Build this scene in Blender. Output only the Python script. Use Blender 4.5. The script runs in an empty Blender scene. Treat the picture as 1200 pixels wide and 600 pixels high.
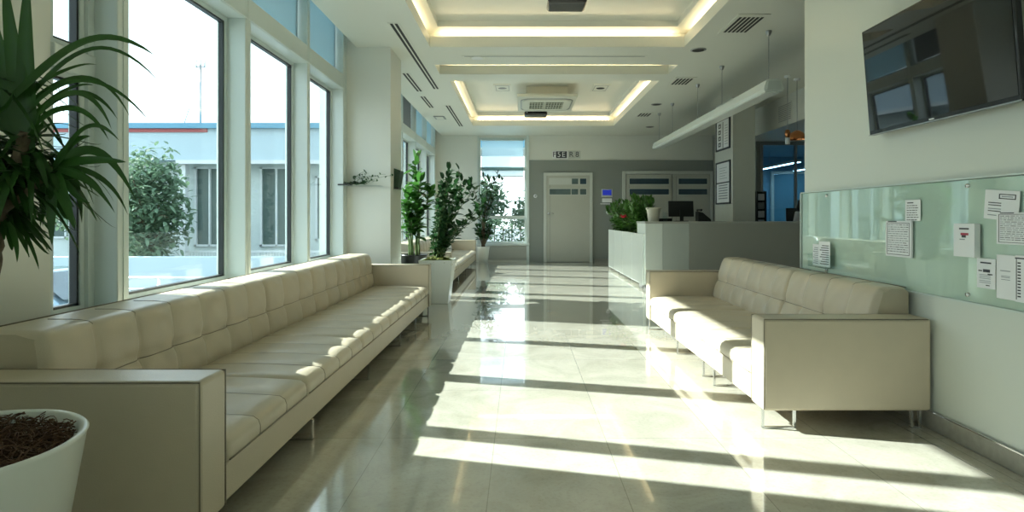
import bpy, bmesh, math, random
from mathutils import Vector, Matrix
R = math.radians
C = bpy.context.scene.collection
F, VX, VY, H = 700.0, 610.0, 255.0, 1.2      # focal (px), vanishing point, eye height

# ------------------------------------------------------------------ materials
MATS = {}
def nt(name):
    m = bpy.data.materials.new(name); m.use_nodes = True
    MATS[name] = m
    return m, m.node_tree, m.node_tree.nodes['Principled BSDF']
def setp(b, **k):
    for a, v in k.items():
        a = a.replace('_', ' ')
        if a in b.inputs: b.inputs[a].default_value = v
def plain(name, col, rough=.5, metal=0., var=.04, scale=6., bump=0., bscale=60., spec=.5, coat=0., coat_rough=.05):
    m, t, b = nt(name)
    N, L = t.nodes, t.links
    setp(b, Roughness=rough, Metallic=metal, Specular_IOR_Level=spec, Coat_Weight=coat, Coat_Roughness=coat_rough)
    tc = N.new('ShaderNodeTexCoord'); nz = N.new('ShaderNodeTexNoise')
    nz.inputs['Scale'].default_value = scale; nz.inputs['Detail'].default_value = 4
    L.new(tc.outputs['Object'], nz.inputs['Vector'])
    mx = N.new('ShaderNodeMix'); mx.data_type = 'RGBA'
    mx.inputs[6].default_value = (*[max(0, c*(1-var)) for c in col], 1)
    mx.inputs[7].default_value = (*[min(1, c*(1+var)) for c in col], 1)
    L.new(nz.outputs['Fac'], mx.inputs[0]); L.new(mx.outputs[2], b.inputs['Base Color'])
    if bump:
        n2 = N.new('ShaderNodeTexNoise'); n2.inputs['Scale'].default_value = bscale
        n2.inputs['Detail'].default_value = 3
        L.new(tc.outputs['Object'], n2.inputs['Vector'])
        bp = N.new('ShaderNodeBump'); bp.inputs['Strength'].default_value = bump; bp.inputs['Distance'].default_value = .01
        L.new(n2.outputs['Fac'], bp.inputs['Height']); L.new(bp.outputs['Normal'], b.inputs['Normal'])
    return m
def emit(name, col, s):
    m, t, b = nt(name)
    setp(b, Emission_Strength=s); b.inputs['Base Color'].default_value = (*col, 1)
    b.inputs['Emission Color'].default_value = (*col, 1)
    return m
def glass(name, tint=(.93, .97, .96), ior=1.5, rough=0., mirror=0.):
    m, t, b = nt(name)
    N, L = t.nodes, t.links
    N.remove(b)
    out = N['Material Output']
    tr = N.new('ShaderNodeBsdfTransparent'); tr.inputs[0].default_value = (*tint, 1)
    gl = N.new('ShaderNodeBsdfGlossy'); gl.inputs['Roughness'].default_value = rough
    f0 = ((ior-1)/(ior+1))**2+mirror
    ge = N.new('ShaderNodeNewGeometry'); dt = N.new('ShaderNodeVectorMath'); dt.operation = 'DOT_PRODUCT'
    L.new(ge.outputs['Normal'], dt.inputs[0]); L.new(ge.outputs['Incoming'], dt.inputs[1])
    def math_(op, a, b_):
        n = N.new('ShaderNodeMath'); n.operation = op
        for i, q in enumerate((a, b_)):
            if q is None: continue
            if isinstance(q, (int, float)): n.inputs[i].default_value = q
            else: L.new(q, n.inputs[i])
        return n.outputs[0]
    p5 = math_('POWER', math_('SUBTRACT', 1.0, math_('ABSOLUTE', dt.outputs['Value'], None)), 5.0)
    fac = math_('ADD', math_('MULTIPLY', p5, 1-f0), f0)      # Schlick reflectance, same from both sides
    mix = N.new('ShaderNodeMixShader'); L.new(fac, mix.inputs[0])
    L.new(tr.outputs[0], mix.inputs[1]); L.new(gl.outputs[0], mix.inputs[2])
    L.new(mix.outputs[0], out.inputs[0])
    return m

def floor_mat():
    m, t, b = nt('floor_marble'); N, L = t.nodes, t.links
    tc = N.new('ShaderNodeTexCoord')
    mp = N.new('ShaderNodeMapping'); mp.inputs['Location'].default_value = (.14, .35, 0)
    L.new(tc.outputs['Object'], mp.inputs['Vector'])
    br = N.new('ShaderNodeTexBrick')
    br.offset = 0; br.squash = 1
    for k, v in (('Scale', 1.), ('Mortar Size', .0022), ('Mortar Smooth', .1), ('Bias', 0.), ('Brick Width', .6), ('Row Height', .9)):
        br.inputs[k].default_value = v
    br.inputs['Color1'].default_value = (.555, .53, .455, 1); br.inputs['Color2'].default_value = (.51, .485, .41, 1)
    br.inputs['Mortar'].default_value = (.34, .32, .28, 1)
    L.new(mp.outputs[0], br.inputs['Vector'])
    n1 = N.new('ShaderNodeTexNoise'); n1.inputs['Scale'].default_value = 2.2; n1.inputs['Detail'].default_value = 9
    n1.inputs['Roughness'].default_value = .68; n1.inputs['Distortion'].default_value = 1.1
    L.new(tc.outputs['Object'], n1.inputs['Vector'])
    rp = N.new('ShaderNodeValToRGB'); rp.color_ramp.elements[0].position = .36; rp.color_ramp.elements[1].position = .6
    rp.color_ramp.elements[0].color = (.72, .71, .68, 1); rp.color_ramp.elements[1].color = (1, 1, 1, 1)
    L.new(n1.outputs['Fac'], rp.inputs[0])
    n2 = N.new('ShaderNodeTexNoise'); n2.inputs['Scale'].default_value = 55; n2.inputs['Detail'].default_value = 3
    L.new(tc.outputs['Object'], n2.inputs['Vector'])
    r2 = N.new('ShaderNodeValToRGB'); r2.color_ramp.elements[0].position = .3; r2.color_ramp.elements[1].position = .48
    r2.color_ramp.elements[0].color = (.8, .79, .77, 1); r2.color_ramp.elements[1].color = (1, 1, 1, 1)
    L.new(n2.outputs['Fac'], r2.inputs[0])
    m1 = N.new('ShaderNodeMix'); m1.data_type = 'RGBA'; m1.blend_type = 'MULTIPLY'; m1.inputs[0].default_value = .75
    L.new(br.outputs['Color'], m1.inputs[6]); L.new(rp.outputs[0], m1.inputs[7])
    m2 = N.new('ShaderNodeMix'); m2.data_type = 'RGBA'; m2.blend_type = 'MULTIPLY'; m2.inputs[0].default_value = .55
    L.new(m1.outputs[2], m2.inputs[6]); L.new(r2.outputs[0], m2.inputs[7])
    L.new(m2.outputs[2], b.inputs['Base Color'])
    setp(b, Roughness=.13, Specular_IOR_Level=.8, IOR=1.55, Coat_Weight=.8, Coat_Roughness=.015, Coat_IOR=1.7)
    return m

floor_m = floor_mat()
wall_w = plain('wall_white_paint', (.70, .71, .655), .45, var=.015, scale=.8, bump=.03, bscale=90)
gloss_w = plain('wall_satin_paint', (.62, .66, .61), .34, var=.015, scale=.6)
ceil_w = plain('ceiling_satin_paint', (.72, .73, .66), .4, var=.02, scale=.7)
grey_w = plain('wall_grey_paint', (.235, .255, .235), .5, var=.03, scale=1.2)
frame_w = plain('window_frame_aluminium', (.60, .67, .65), .3, var=.02, spec=.6)
gasket = plain('black_gasket', (.015, .02, .022), .35)
leather = plain('cream_leather', (.535, .468, .358), .33, var=.05, scale=9, bump=.12, bscale=220, spec=.5)
piping_m = plain('leather_piping', (.22, .19, .14), .5)
chrome = plain('brushed_chrome', (.72, .73, .74), .15, 1., var=.03, scale=30)
pot_w = plain('white_ceramic', (.74, .77, .73), .3, var=.02, coat=.3)
pot_b = plain('black_plastic', (.018, .02, .018), .35, var=.2)
black_gl = plain('black_gloss_plastic', (.012, .012, .013), .2, var=.1)
coir = plain('coconut_fibre', (.10, .048, .022), .8, var=.5, scale=40)
soil_m = plain('dark_soil', (.03, .018, .01), .9, var=.4, scale=50, bump=.6)
moss_m = plain('yellow_green_moss', (.16, .19, .035), .8, var=.5, scale=40)
leafm = {}
def leaf_mat(name, col, var=.35, rough=.35):
    m, t, b = nt(name); N, L = t.nodes, t.links
    tc = N.new('ShaderNodeTexCoord'); nz = N.new('ShaderNodeTexNoise'); nz.inputs['Scale'].default_value = 7
    L.new(tc.outputs['Object'], nz.inputs['Vector'])
    mx = N.new('ShaderNodeMix'); mx.data_type = 'RGBA'
    mx.inputs[6].default_value = (*[c*(1-var) for c in col], 1); mx.inputs[7].default_value = (*[min(1, c*(1+var)) for c in col], 1)
    L.new(nz.outputs['Fac'], mx.inputs[0]); L.new(mx.outputs[2], b.inputs['Base Color'])
    setp(b, Roughness=rough, Specular_IOR_Level=.45)
    tl = N.new('ShaderNodeBsdfTranslucent'); L.new(mx.outputs[2], tl.inputs[0])
    ms = N.new('ShaderNodeMixShader'); ms.inputs[0].default_value = .35
    out = N['Material Output']
    L.new(b.outputs[0], ms.inputs[1]); L.new(tl.outputs[0], ms.inputs[2]); L.new(ms.outputs[0], out.inputs[0])
    return m
leaf_yucca = leaf_mat('leaf_deep_green', (.028, .088, .016), .5, .40)
leaf_fid = leaf_mat('leaf_bright_green', (.055, .17, .03), .4, .3)
leaf_dark = leaf_mat('leaf_dark_green', (.025, .085, .025), .4)
leaf_mix = leaf_mat('leaf_mid_green', (.065, .17, .03), .75)
leaf_out = leaf_mat('leaf_outdoor_green', (.13, .21, .13), .5, .6)
bark = plain('brown_bark', (.085, .065, .035), .8, var=.4, scale=30, bump=.5)
stem_g = plain('green_stem', (.10, .16, .05), .5, var=.3)
pane_m = glass('window_glass', (.9, .965, .97), 1.45)
panel_glass = glass('green_tint_glass', (.96, .985, .975), 1.25)
acrylic = glass('clear_acrylic', (.93, .97, .97), 1.5)
back_green = plain('back_painted_pale_green', (.68, .80, .72), .12, var=.02, scale=.7, coat=1., coat_rough=.01)
setp(back_green.node_tree.nodes['Principled BSDF'], Coat_IOR=2.6)
white_lam = plain('white_gloss_laminate', (.74, .80, .77), .22, var=.02, coat=.25)
beige_lam = plain('grey_beige_laminate', (.36, .37, .335), .3, var=.03)
door_m = plain('door_beige_grey', (.42, .425, .375), .4, var=.03)
doorfr = plain('door_frame_light_grey', (.52, .545, .51), .35)
slot_gl = plain('dark_frosted_glass', (.10, .14, .14), .12, var=.35, scale=5)
slot_bl = plain('blue_grey_frosted_glass', (.045, .075, .095), .12, var=.2, scale=5)
paper = plain('white_paper', (.76, .78, .80), .6, var=.02)
ink = plain('black_ink', (.035, .04, .05), .6)
greyink = plain('grey_ink', (.25, .28, .31), .6)
red_m = plain('red_print', (.35, .03, .06), .5)
screen_m = plain('television_screen_glass', (.006, .006, .007), .03, var=.05, spec=.7, coat=.25, coat_rough=.01)
blue_scr = emit('blue_screen', (.01, .02, .25), .8)
steel = plain('grey_steel', (.35, .36, .36), .35, .8)
copper = plain('copper_reflector', (.55, .22, .09), .2, 1.)
blind_m = plain('blind_slat_blue_grey', (.42, .50, .52), .5, var=.04)
_t = blind_m.node_tree; _tl = _t.nodes.new('ShaderNodeBsdfTranslucent'); _tl.inputs[0].default_value = (.45, .6, .66, 1)
_mx = _t.nodes.new('ShaderNodeMixShader'); _mx.inputs[0].default_value = .45
_t.links.new(_t.nodes['Principled BSDF'].outputs[0], _mx.inputs[1]); _t.links.new(_tl.outputs[0], _mx.inputs[2]); _t.links.new(_mx.outputs[0], _t.nodes['Material Output'].inputs[0])
blind_d = plain('grey_fabric_screen', (.20, .22, .23), .7, var=.06)
cassette_m = plain('cassette_off_white', (.60, .61, .53), .4)
dark_slot = plain('dark_slot', (.01, .011, .011), .6)
led_warm = emit('warm_led_strip', (1., .80, .52), 11)
bluewall = plain('office_blue_paint', (.16, .36, .52), .5, var=.1, scale=1)
office_led = emit('office_cool_lamp', (.65, .88, 1.), 9)
base_stone = plain('baseboard_stone', (.30, .29, .25), .3, var=.25, scale=25)
# outside
fac_bl = plain('facade_pale_blue_grey', (.42, .53, .58), .7, var=.05, scale=.6)
fac_blue = plain('fascia_blue', (.12, .30, .42), .6, var=.1, scale=.5)
fac_red = plain('red_stripe', (.40, .10, .10), .6)
fac_w = plain('facade_plaster', (.55, .62, .60), .8, var=.1, scale=2)
shutter = plain('grey_green_shutter', (.09, .135, .125), .6, var=.15, scale=8)
street_m = plain('street_paving', (.15, .165, .175), .8, var=.15, scale=1.5)
car_m = plain('car_paint_blue_grey', (.20, .30, .38), .2, .3, coat=.6)
car_gl = plain('car_window_glass', (.06, .09, .11), .08, var=.5, scale=3)
rail_m = plain('railing_white', (.62, .66, .66), .5)

# ------------------------------------------------------------------ mesh builder
class MB:
    def __init__(s): s.v = []; s.f = []; s.mi = []; s.sm = []
    def add(s, vs, fs, mi=0, smooth=False):
        o = len(s.v); s.v += [tuple(v) for v in vs]
        for f in fs: s.f.append([i+o for i in f]); s.mi.append(mi); s.sm.append(smooth)
        return s
    def box(s, x0, x1, y0, y1, z0, z1, mi=0, M=None):
        vs = [Vector((x, y, z)) for z in (z0, z1) for y in (y0, y1) for x in (x0, x1)]
        if M is not None: vs = [M @ v for v in vs]
        return s.add(vs, [(0, 2, 3, 1), (4, 5, 7, 6), (0, 1, 5, 4), (2, 6, 7, 3), (0, 4, 6, 2), (1, 3, 7, 5)], mi)
    def rbox(s, x0, x1, y0, y1, z0, z1, r=.01, seg=3, mi=0, M=None):
        bm = bmesh.new(); bmesh.ops.create_cube(bm, size=1)
        for v in bm.verts:
            v.co = Vector(((x0+x1)/2+v.co.x*(x1-x0), (y0+y1)/2+v.co.y*(y1-y0), (z0+z1)/2+v.co.z*(z1-z0)))
        bmesh.ops.bevel(bm, geom=bm.edges[:], offset=r, segments=seg, affect='EDGES', profile=.5)
        bm.verts.index_update()
        vs = [(M @ v.co if M is not None else v.co.copy()) for v in bm.verts]
        bm.normal_update()
        flat = [[v.index for v in f.verts] for f in bm.faces if max(abs(c) for c in f.normal) > .9999]
        rnd = [[v.index for v in f.verts] for f in bm.faces if max(abs(c) for c in f.normal) <= .9999]
        bm.free(); o = len(s.v); s.add(vs, flat, mi, False)
        for f in rnd: s.f.append([i+o for i in f]); s.mi.append(mi); s.sm.append(True)
        return s
    def tube(s, pts, r, n=8, mi=0, cap=True, smooth=True):
        pts = [Vector(p) for p in pts]; rs = r if isinstance(r, (list, tuple)) else [r]*len(pts)
        vs = []; prev = None
        for i, p in enumerate(pts):
            d = (pts[min(i+1, len(pts)-1)] - pts[max(i-1, 0)])
            if d.length < 1e-9: d = Vector((0, 0, 1))
            d.normalize()
            if prev is None:
                a = Vector((0, 0, 1)) if abs(d.z) < .9 else Vector((1, 0, 0))
                u = d.cross(a).normalized()
            else:
                u = (prev - d*prev.dot(d)); u = u.normalized() if u.length > 1e-6 else d.orthogonal().normalized()
            prev = u; w = d.cross(u)
            for k in range(n):
                a = 2*math.pi*k/n; vs.append(p + (u*math.cos(a) + w*math.sin(a))*rs[i])
        fs = []
        for i in range(len(pts)-1):
            for k in range(n):
                fs.append((i*n+k, i*n+(k+1) % n, (i+1)*n+(k+1) % n, (i+1)*n+k))
        if cap: fs.append(tuple(range(n))[::-1]); fs.append(tuple((len(pts)-1)*n+k for k in range(n)))
        return s.add(vs, fs, mi, smooth)
    def lathe(s, prof, c=(0, 0, 0), n=32, mi=0, axis='z', smooth=True):
        vs = []
        for (r, z) in prof:
            for k in range(n):
                a = 2*math.pi*k/n
                if axis == 'z': vs.append((c[0]+r*math.cos(a), c[1]+r*math.sin(a), c[2]+z))
                elif axis == 'x': vs.append((c[0]+z, c[1]+r*math.cos(a), c[2]+r*math.sin(a)))
                else: vs.append((c[0]+r*math.cos(a), c[1]+z, c[2]+r*math.sin(a)))
        fs = []
        for i in range(len(prof)-1):
            for k in range(n): fs.append((i*n+k, i*n+(k+1) % n, (i+1)*n+(k+1) % n, (i+1)*n+k))
        return s.add(vs, fs, mi, smooth)
    def prism(s, poly, axis, a0, a1, mi=0, smooth=False):
        def P(p, a):
            return {'x': (a, p[0], p[1]), 'y': (p[0], a, p[1]), 'z': (p[0], p[1], a)}[axis]
        n = len(poly); vs = [P(p, a0) for p in poly] + [P(p, a1) for p in poly]
        fs = [tuple(range(n))[::-1], tuple(range(n, 2*n))] + [(i, (i+1) % n, n+(i+1) % n, n+i) for i in range(n)]
        return s.add(vs, fs, mi, smooth)
    def leaf(s, pts, w, wdir=None, fold=.25, prof=None, mi=0):
        """blade along pts, width w (max), folded along its middle"""
        pts = [Vector(p) for p in pts]; n = len(pts); vs = []
        for i, p in enumerate(pts):
            t = i/(n-1)
            d = (pts[min(i+1, n-1)] - pts[max(i-1, 0)]).normalized()
            side = d.cross(wdir if wdir is not None else Vector((0, 0, 1)))
            if side.length < 1e-3: side = d.orthogonal()
            side.normalize(); up = side.cross(d).normalized()
            ww = w*.5*(prof(t) if prof else math.sin(math.pi*min(1, t*.85+.15))**.7)
            vs += [p - side*ww + up*ww*fold, p, p + side*ww + up*ww*fold]
        fs = []
        for i in range(n-1):
            a = i*3; fs += [(a, a+1, a+4, a+3), (a+1, a+2, a+5, a+4)]
        return s.add(vs, fs, mi, True)
    def build(s, name, mats, parent=None, loc=(0, 0, 0), rot=(0, 0, 0), bevel=0, fix=True):
        me = bpy.data.meshes.new(name); me.from_pydata(s.v, [], s.f)
        if not isinstance(mats, (list, tuple)): mats = [mats]
        for m in mats: me.materials.append(m)
        me.polygons.foreach_set('material_index', s.mi); me.polygons.foreach_set('use_smooth', s.sm)
        if fix:
            bm = bmesh.new(); bm.from_mesh(me); bmesh.ops.recalc_face_normals(bm, faces=bm.faces[:]); bm.to_mesh(me); bm.free()
        me.update()
        o = bpy.data.objects.new(name, me); C.objects.link(o)
        o.location = loc; o.rotation_euler = rot
        if parent: o.parent = parent
        if bevel:
            b = o.modifiers.new('bevel', 'BEVEL'); b.width = bevel; b.segments = 2; b.limit_method = 'ANGLE'
        return o
def tag(o, label, cat, group=None, kind=None):
    o['label'] = label; o['category'] = cat
    if group: o['group'] = group
    if kind: o['kind'] = kind
    return o
def struct(o, label=None, cat=None):
    o['kind'] = 'structure'
    if label: o['label'] = label
    if cat: o['category'] = cat
    return o
def empty(name, loc, label, cat, group=None, rz=0):
    o = bpy.data.objects.new(name, None); C.objects.link(o); o.location = loc; o.rotation_euler = (0, 0, rz)
    o.empty_display_size = .1
    return tag(o, label, cat, group)
def copy_tree(o, parent=None, loc=None, label=None):
    c = o.copy(); C.objects.link(c); c.parent = parent
    if loc is not None: c.location = loc
    if label: c['label'] = label
    for ch in list(o.children): copy_tree(ch, c)
    return c
def slab(mb, u0, u1, v0, v1, w0, w1, holes, plane='xy', mi=0):
    """plate in plane u,v of thickness w0..w1 with rectangular holes"""
    us = sorted({u0, u1, *[h[0] for h in holes], *[h[1] for h in holes]}); us = [u for u in us if u0 <= u <= u1]
    vs_ = sorted({v0, v1, *[h[2] for h in holes], *[h[3] for h in holes]}); vs_ = [v for v in vs_ if v0 <= v <= v1]
    def P(u, v, w): return {'xy': (u, v, w), 'yz': (w, u, v), 'xz': (u, w, v)}[plane]
    def solid(i, j):
        if i < 0 or j < 0 or i >= len(us)-1 or j >= len(vs_)-1: return False
        cu, cv = (us[i]+us[i+1])/2, (vs_[j]+vs_[j+1])/2
        return not any(h[0] < cu < h[1] and h[2] < cv < h[3] for h in holes)
    for i in range(len(us)-1):
        for j in range(len(vs_)-1):
            if not solid(i, j): continue
            a, b, c, d = us[i], us[i+1], vs_[j], vs_[j+1]
            mb.add([P(a, c, w0), P(b, c, w0), P(b, d, w0), P(a, d, w0), P(a, c, w1), P(b, c, w1), P(b, d, w1), P(a, d, w1)],
                   [(0, 1, 2, 3), (4, 5, 6, 7)] + ([(0, 3, 7, 4)] if not solid(i-1, j) else []) + ([(1, 2, 6, 5)] if not solid(i+1, j) else [])
                   + ([(0, 1, 5, 4)] if not solid(i, j-1) else []) + ([(3, 2, 6, 7)] if not solid(i, j+1) else []), mi)
    return mb
def at(px, py, Y): return Vector(((px-VX)*Y/F, Y, H-(py-VY)*Y/F))

# ------------------------------------------------------------------ setting
XW = -2.4; XR = 2.34; YF = 16.15; ZC = 3.42; YB = -4.0; XE = 8.0
struct(MB().box(-2.75, XE+.2, YB-.2, YF+.2, -.15, 0).build('floor', floor_m))

RECESS = [(-1.18, 2.13, 2.6, 7.77), (-1.25, 2.29, 8.68, 9.25), (-1.15, 2.25, 9.70, 14.45)]
mb = MB(); slab(mb, -2.12, XE, YB, YF, ZC, ZC+.14, [(a, b, c, d) for a, b, c, d in RECESS])
# trays above the openings
for (a, b, c, d), top in zip(RECESS, (.225, .205, .225)):
    o = .17
    x0, x1, y0, y1 = a-o, b+o, c-o, d+o
    for q in ((x0-.03, x0, y0, y1), (x1, x1+.03, y0, y1), (x0, x1, y0-.03, y0), (x0, x1, y1, y1+.03)):
        mb.box(*q, ZC+.14, ZC+top+.03)
    if d-c > 1:
        i = .12
        slab(mb, x0, x1, y0, y1, ZC+top, ZC+top+.08, [(a+i, b-i, c+i, d-i)])
        mb.box(a+i-.02, b-i+.02, c+i-.02, d-i+.02, ZC+top+.08, ZC+top+.1)
    else: mb.box(x0, x1, y0, y1, ZC+top, ZC+top+.03)
# light slot above the windows
mb.box(-2.14, -2.12, YB, YF, ZC, 4.35); mb.box(-2.75, -2.12, YB, YF, 4.35, 4.45)
struct(mb.build('ceiling', ceil_w))
# cove light strips, lying on the ledges
cl = 0
places = ['nearest ceiling recess', 'narrow middle ceiling slot', 'far ceiling recess']
for k, (a, b, c, d) in enumerate(RECESS):
    sides = {'far': (a+.1, b-.1, d+.10, d+.13), 'near': (a+.1, b-.1, c-.13, c-.10), 'left': (a-.13, a-.10, c+.05, d-.05), 'right': (b+.10, b+.13, c+.05, d-.05)}
    for sname, q in sides.items():
        if k == 1 and sname in ('left', 'right', 'near'): continue
        o = MB().box(*q, ZC+.141, ZC+.158).build('cove_light_strip', led_warm)
        tag(o, 'warm glowing light strip hidden in the %s cove of the %s' % (sname, places[k]), 'light strip', 'cove lights')

# left wall with windows
def wall(name, *boxes, mat=wall_w):
    m = MB()
    for b in boxes: m.box(*b)
    return struct(m.build(name, mat))
W1 = (3.05, 3.35); bays = [(3.45, 4.91), (5.01, 6.34), (6.42, 7.62)]
bays2 = [(8.6, 9.95), (10.05, 11.4), (11.5, 12.85), (12.95, 14.3), (14.4, 15.75)]
bays0 = [(-3.4, -1.9), (-1.8, -.3)]  # unseen bays behind the camera, added for fill light and reflections
mb = MB()
holes = [(3.05, 7.72, .69, 4.3), (8.5, 15.85, .69, 4.3), (-3.5, -.2, .69, 4.3)]
slab(mb, YB, YF, 0, 4.45, -2.6, -2.4, holes, 'yz')
struct(mb.build('wall_left', wall_w))
wall('wall_far_column', (-2.4, -1.694, 7.78, 8.47, 0, 4.34))['label'] = 'white square column at end of near sofa'
bpy.data.objects['wall_far_column'].name = 'column_left'
# deep mullions, transoms, sills
tn = 1
def trim(mb, mat=frame_w):
    global tn
    o = struct(mb.build('trim_%d' % tn, mat)); tn += 1
    return o
for y0, y1 in ((3.35, 3.45), (4.91, 5.01), (6.34, 6.42), (7.62, 7.78), (9.95, 10.05), (11.4, 11.5), (12.85, 12.95), (14.3, 14.4), (15.75, 15.85), (8.5, 8.6), (-3.5, -3.4), (-1.9, -1.8), (-.3, -.2)):
    m = MB().rbox(-2.5, -2.26, y0, y1, .69, 4.3, .006, 2)
    m.box(-2.262, -2.255, (y0+y1)/2-.006, (y0+y1)/2+.006, .72, 4.28)
    trim(m)
for y0, y1 in ((3.45, 7.62), (8.6, 15.75), (-3.4, -.3)):
    m = MB().rbox(-2.5, -2.262, y0, y1, 2.84, 3.03, .006, 2); m.box(-2.264, -2.25, y0, y1, 2.845, 2.86); trim(m)
for y0, y1 in ((3.05, 7.78), (8.5, 15.85), (-3.5, -.2)):
    trim(MB().rbox(-2.6, -2.23, y0, y1, .655, .69, .008, 2), frame_w)
wn = 1
def window(y0, y1, z0, z1, x=-2.44, fw=.035, handle=False, upper_rail=None):
    global wn
    m = MB()
    for q in ((y0, y0+fw, z0, z1), (y1-fw, y1, z0, z1), (y0+fw, y1-fw, z0, z0+fw), (y0+fw, y1-fw, z1-fw, z1)):
        m.box(x-.03, x+.03, *q)
    g = .014                                   # dark gasket inside the frame
    for q in ((y0+fw, y0+fw+g, z0+fw, z1-fw), (y1-fw-g, y1-fw, z0+fw, z1-fw), (y0+fw, y1-fw, z0+fw, z0+fw+g), (y0+fw, y1-fw, z1-fw-g, z1-fw)):
        m.box(x-.02, x+.02, *q, mi=1)
    o = struct(m.build('window_%d' % wn, [frame_w, gasket])); wn += 1
    MB().box(x-.006, x+.002, y0+fw, y1-fw, z0+fw, z1-fw).build('glass_pane', pane_m, o)
    return o
# first casement beside the tall windows: upper and lower sash
trim(MB().rbox(-2.5, -2.38, 3.05, 3.35, 1.97, 2.10, .006, 2)); trim(MB().box(-2.5, -2.39, 3.302, 3.35, .69, 4.3))
window(3.05, 3.30, .69, 1.97, fw=.03); window(3.05, 3.30, 2.10, 4.3, fw=.03)
blind_where = {3.45: 'second', 5.01: 'third', 6.42: 'last'}
for lst in (bays, bays2, bays0):
    for y0, y1 in lst:
        window(y0, y1, .69, 2.84); window(y0, y1, 3.03, 4.3)
for y0, y1 in bays + bays2 + bays0:
    dark = lst is None or y0 in (8.6, 11.5)
    t = empty('venetian_blind', (-2.36, y0+.03, 4.26),
              ('blue-grey slatted blind in the upper pane of the %s tall left window' % ({3.45: 'nearest', 5.01: 'second', 6.42: 'third'}[y0])) if y0 in (3.45, 5.01, 6.42)
              else 'slatted blind in an upper pane beyond the white column' if y0 > 8 else 'slatted blind in an upper pane behind the camera', 'blind',
              'upper blinds beyond the column' if y0 > 8 else ('upper blinds behind the camera' if y0 < 3 else None))
    w = y1-y0-.06
    MB().rbox(-.02, .02, 0, w, 0, .03, .004, 1).build('head_rail', frame_w, t)
    m = MB()
    zz = -.02
    while zz > -1.195:
        M = Matrix.Translation((0, 0, zz)) @ Matrix.Rotation(R(-58), 4, 'Y')
        m.box(-.017, .017, 0, w, -.0008, .0008, M=M); zz -= .024
    m.build('slats', blind_d if dark else blind_m, t)
    MB().rbox(-.013, .013, 0, w, -1.225, -1.207, .003, 1).build('bottom_rail', frame_w, t)
    for yy in (w*.2, w*.8): MB().tube([(0, yy, 0), (0, yy, -1.2)], .0015, 5).build('cord', frame_w, t)

# far wall
mb = MB(); slab(mb, -2.6, 5.3, 0, 4.45, YF, YF+.2, [(-1.13, .16, .50, 3.36)], 'xz'); struct(mb.build('wall_far', wall_w))
mb = MB(); slab(mb, .21, 5.2, 0, 2.75, YF-.03, YF-.001, [], 'xz'); struct(mb.build('wall_far_panel', grey_w), 'grey painted lower part of the far wall around the doors', 'wall')
# far window
def xwindow(x0, x1, z0, z1, y, fw=.05, rails=(), name=None):
    global wn
    m = MB()
    for q in ((x0, x0+fw, z0, z1), (x1-fw, x1, z0, z1), (x0+fw, x1-fw, z0, z0+fw), (x0+fw, x1-fw, z1-fw, z1)):
        m.box(q[0], q[1], y-.05, y+.05, q[2], q[3])
    for a, b in rails: m.box(x0+fw, x1-fw, y-.06, y+.04, a, b)
    o = struct(m.build('window_%d' % wn, frame_w)); wn += 1
    MB().box(x0+fw, x1-fw, y-.005, y+.005, z0+fw, z1-fw).build('glass_pane', pane_m, o)
    return o
xwindow(-1.13, .16, .50, 3.36, YF+.05, rails=((2.47, 2.57), (1.16, 1.25)))
trim(MB().rbox(-1.2, .24, YF-.07, YF+.02, .44, .5, .006, 2)); trim(MB().box(-1.16, -1.13, YF-.05, YF, .5, 3.4)); trim(MB().rbox(.16, .235, YF-.06, YF, 0, 3.42, .006, 2))
m = MB().box(-1.08, .16, YF-.035, YF-.005, .06, .42); m.box(-1.04, .12, YF-.04, YF-.035, .1, .38); trim(m, beige_lam)
t = empty('roller_blind', (-.485, YF-.02, 3.3), 'pale roller blind half lowered over the far window', 'blind')
MB().tube([(-.58, 0, 0), (.58, 0, 0)], .025, 12).build('roller', frame_w, t)
m = MB().box(-.56, .56, -.001, .001, -.98, 0)
mt, tt, bb = nt('blind_fabric'); setp(bb, Roughness=.8); bb.inputs['Base Color'].default_value = (.55, .66, .70, 1)
_tr = tt.nodes.new('ShaderNodeBsdfTransparent'); _mx = tt.nodes.new('ShaderNodeMixShader'); _mx.inputs[0].default_value = .45
_tl = tt.nodes.new('ShaderNodeBsdfTranslucent'); _tl.inputs[0].default_value = (.6, .75, .8, 1)
tt.links.new(_tl.outputs[0], _mx.inputs[1]); tt.links.new(_tr.outputs[0], _mx.inputs[2]); tt.links.new(_mx.outputs[0], tt.nodes['Material Output'].inputs[0])
m.build('fabric', mt, t)
MB().rbox(-.57, .57, -.01, .01, -1.0, -.975, .004, 1).build('bottom_bar', frame_w, t)

# right wall and the rest of the shell
wall('wall_right', (XR, XR+.2, YB, 4.92, 0, ZC), mat=gloss_w)
mb = MB(); slab(mb, -2.75, XE+.2, 0, 4.45, YB-.2, YB, [], 'xz'); struct(mb.build('wall_back', wall_w))
wall('wall_far_right', (XE, XE+.2, YB, YF+.2, 0, ZC))
wall('wall_reception_back', (5.3, XE, YF, YF+.2, 0, ZC), mat=bluewall)
wall('wall_office_side', (5.2, 5.3, 13.2, YF, 0, ZC), mat=grey_w)
m = MB().box(4.83, XE, 4.92, 13.2, 2.88, ZC); struct(m.build('beam', wall_w), 'boxed soffit beam over the back office', 'beam')
wall('ceiling_office', (5.3, XE, 13.2, YF, 2.84, 2.90), mat=bluewall)
m = MB().box(5.3, XE, 13.17, 13.23, 2.80, 2.88)
for x in (5.3, 6.05, 7.0, 7.94): m.box(x, x+.05, 13.17, 13.23, 0, 2.8)
trim(m, steel)
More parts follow.
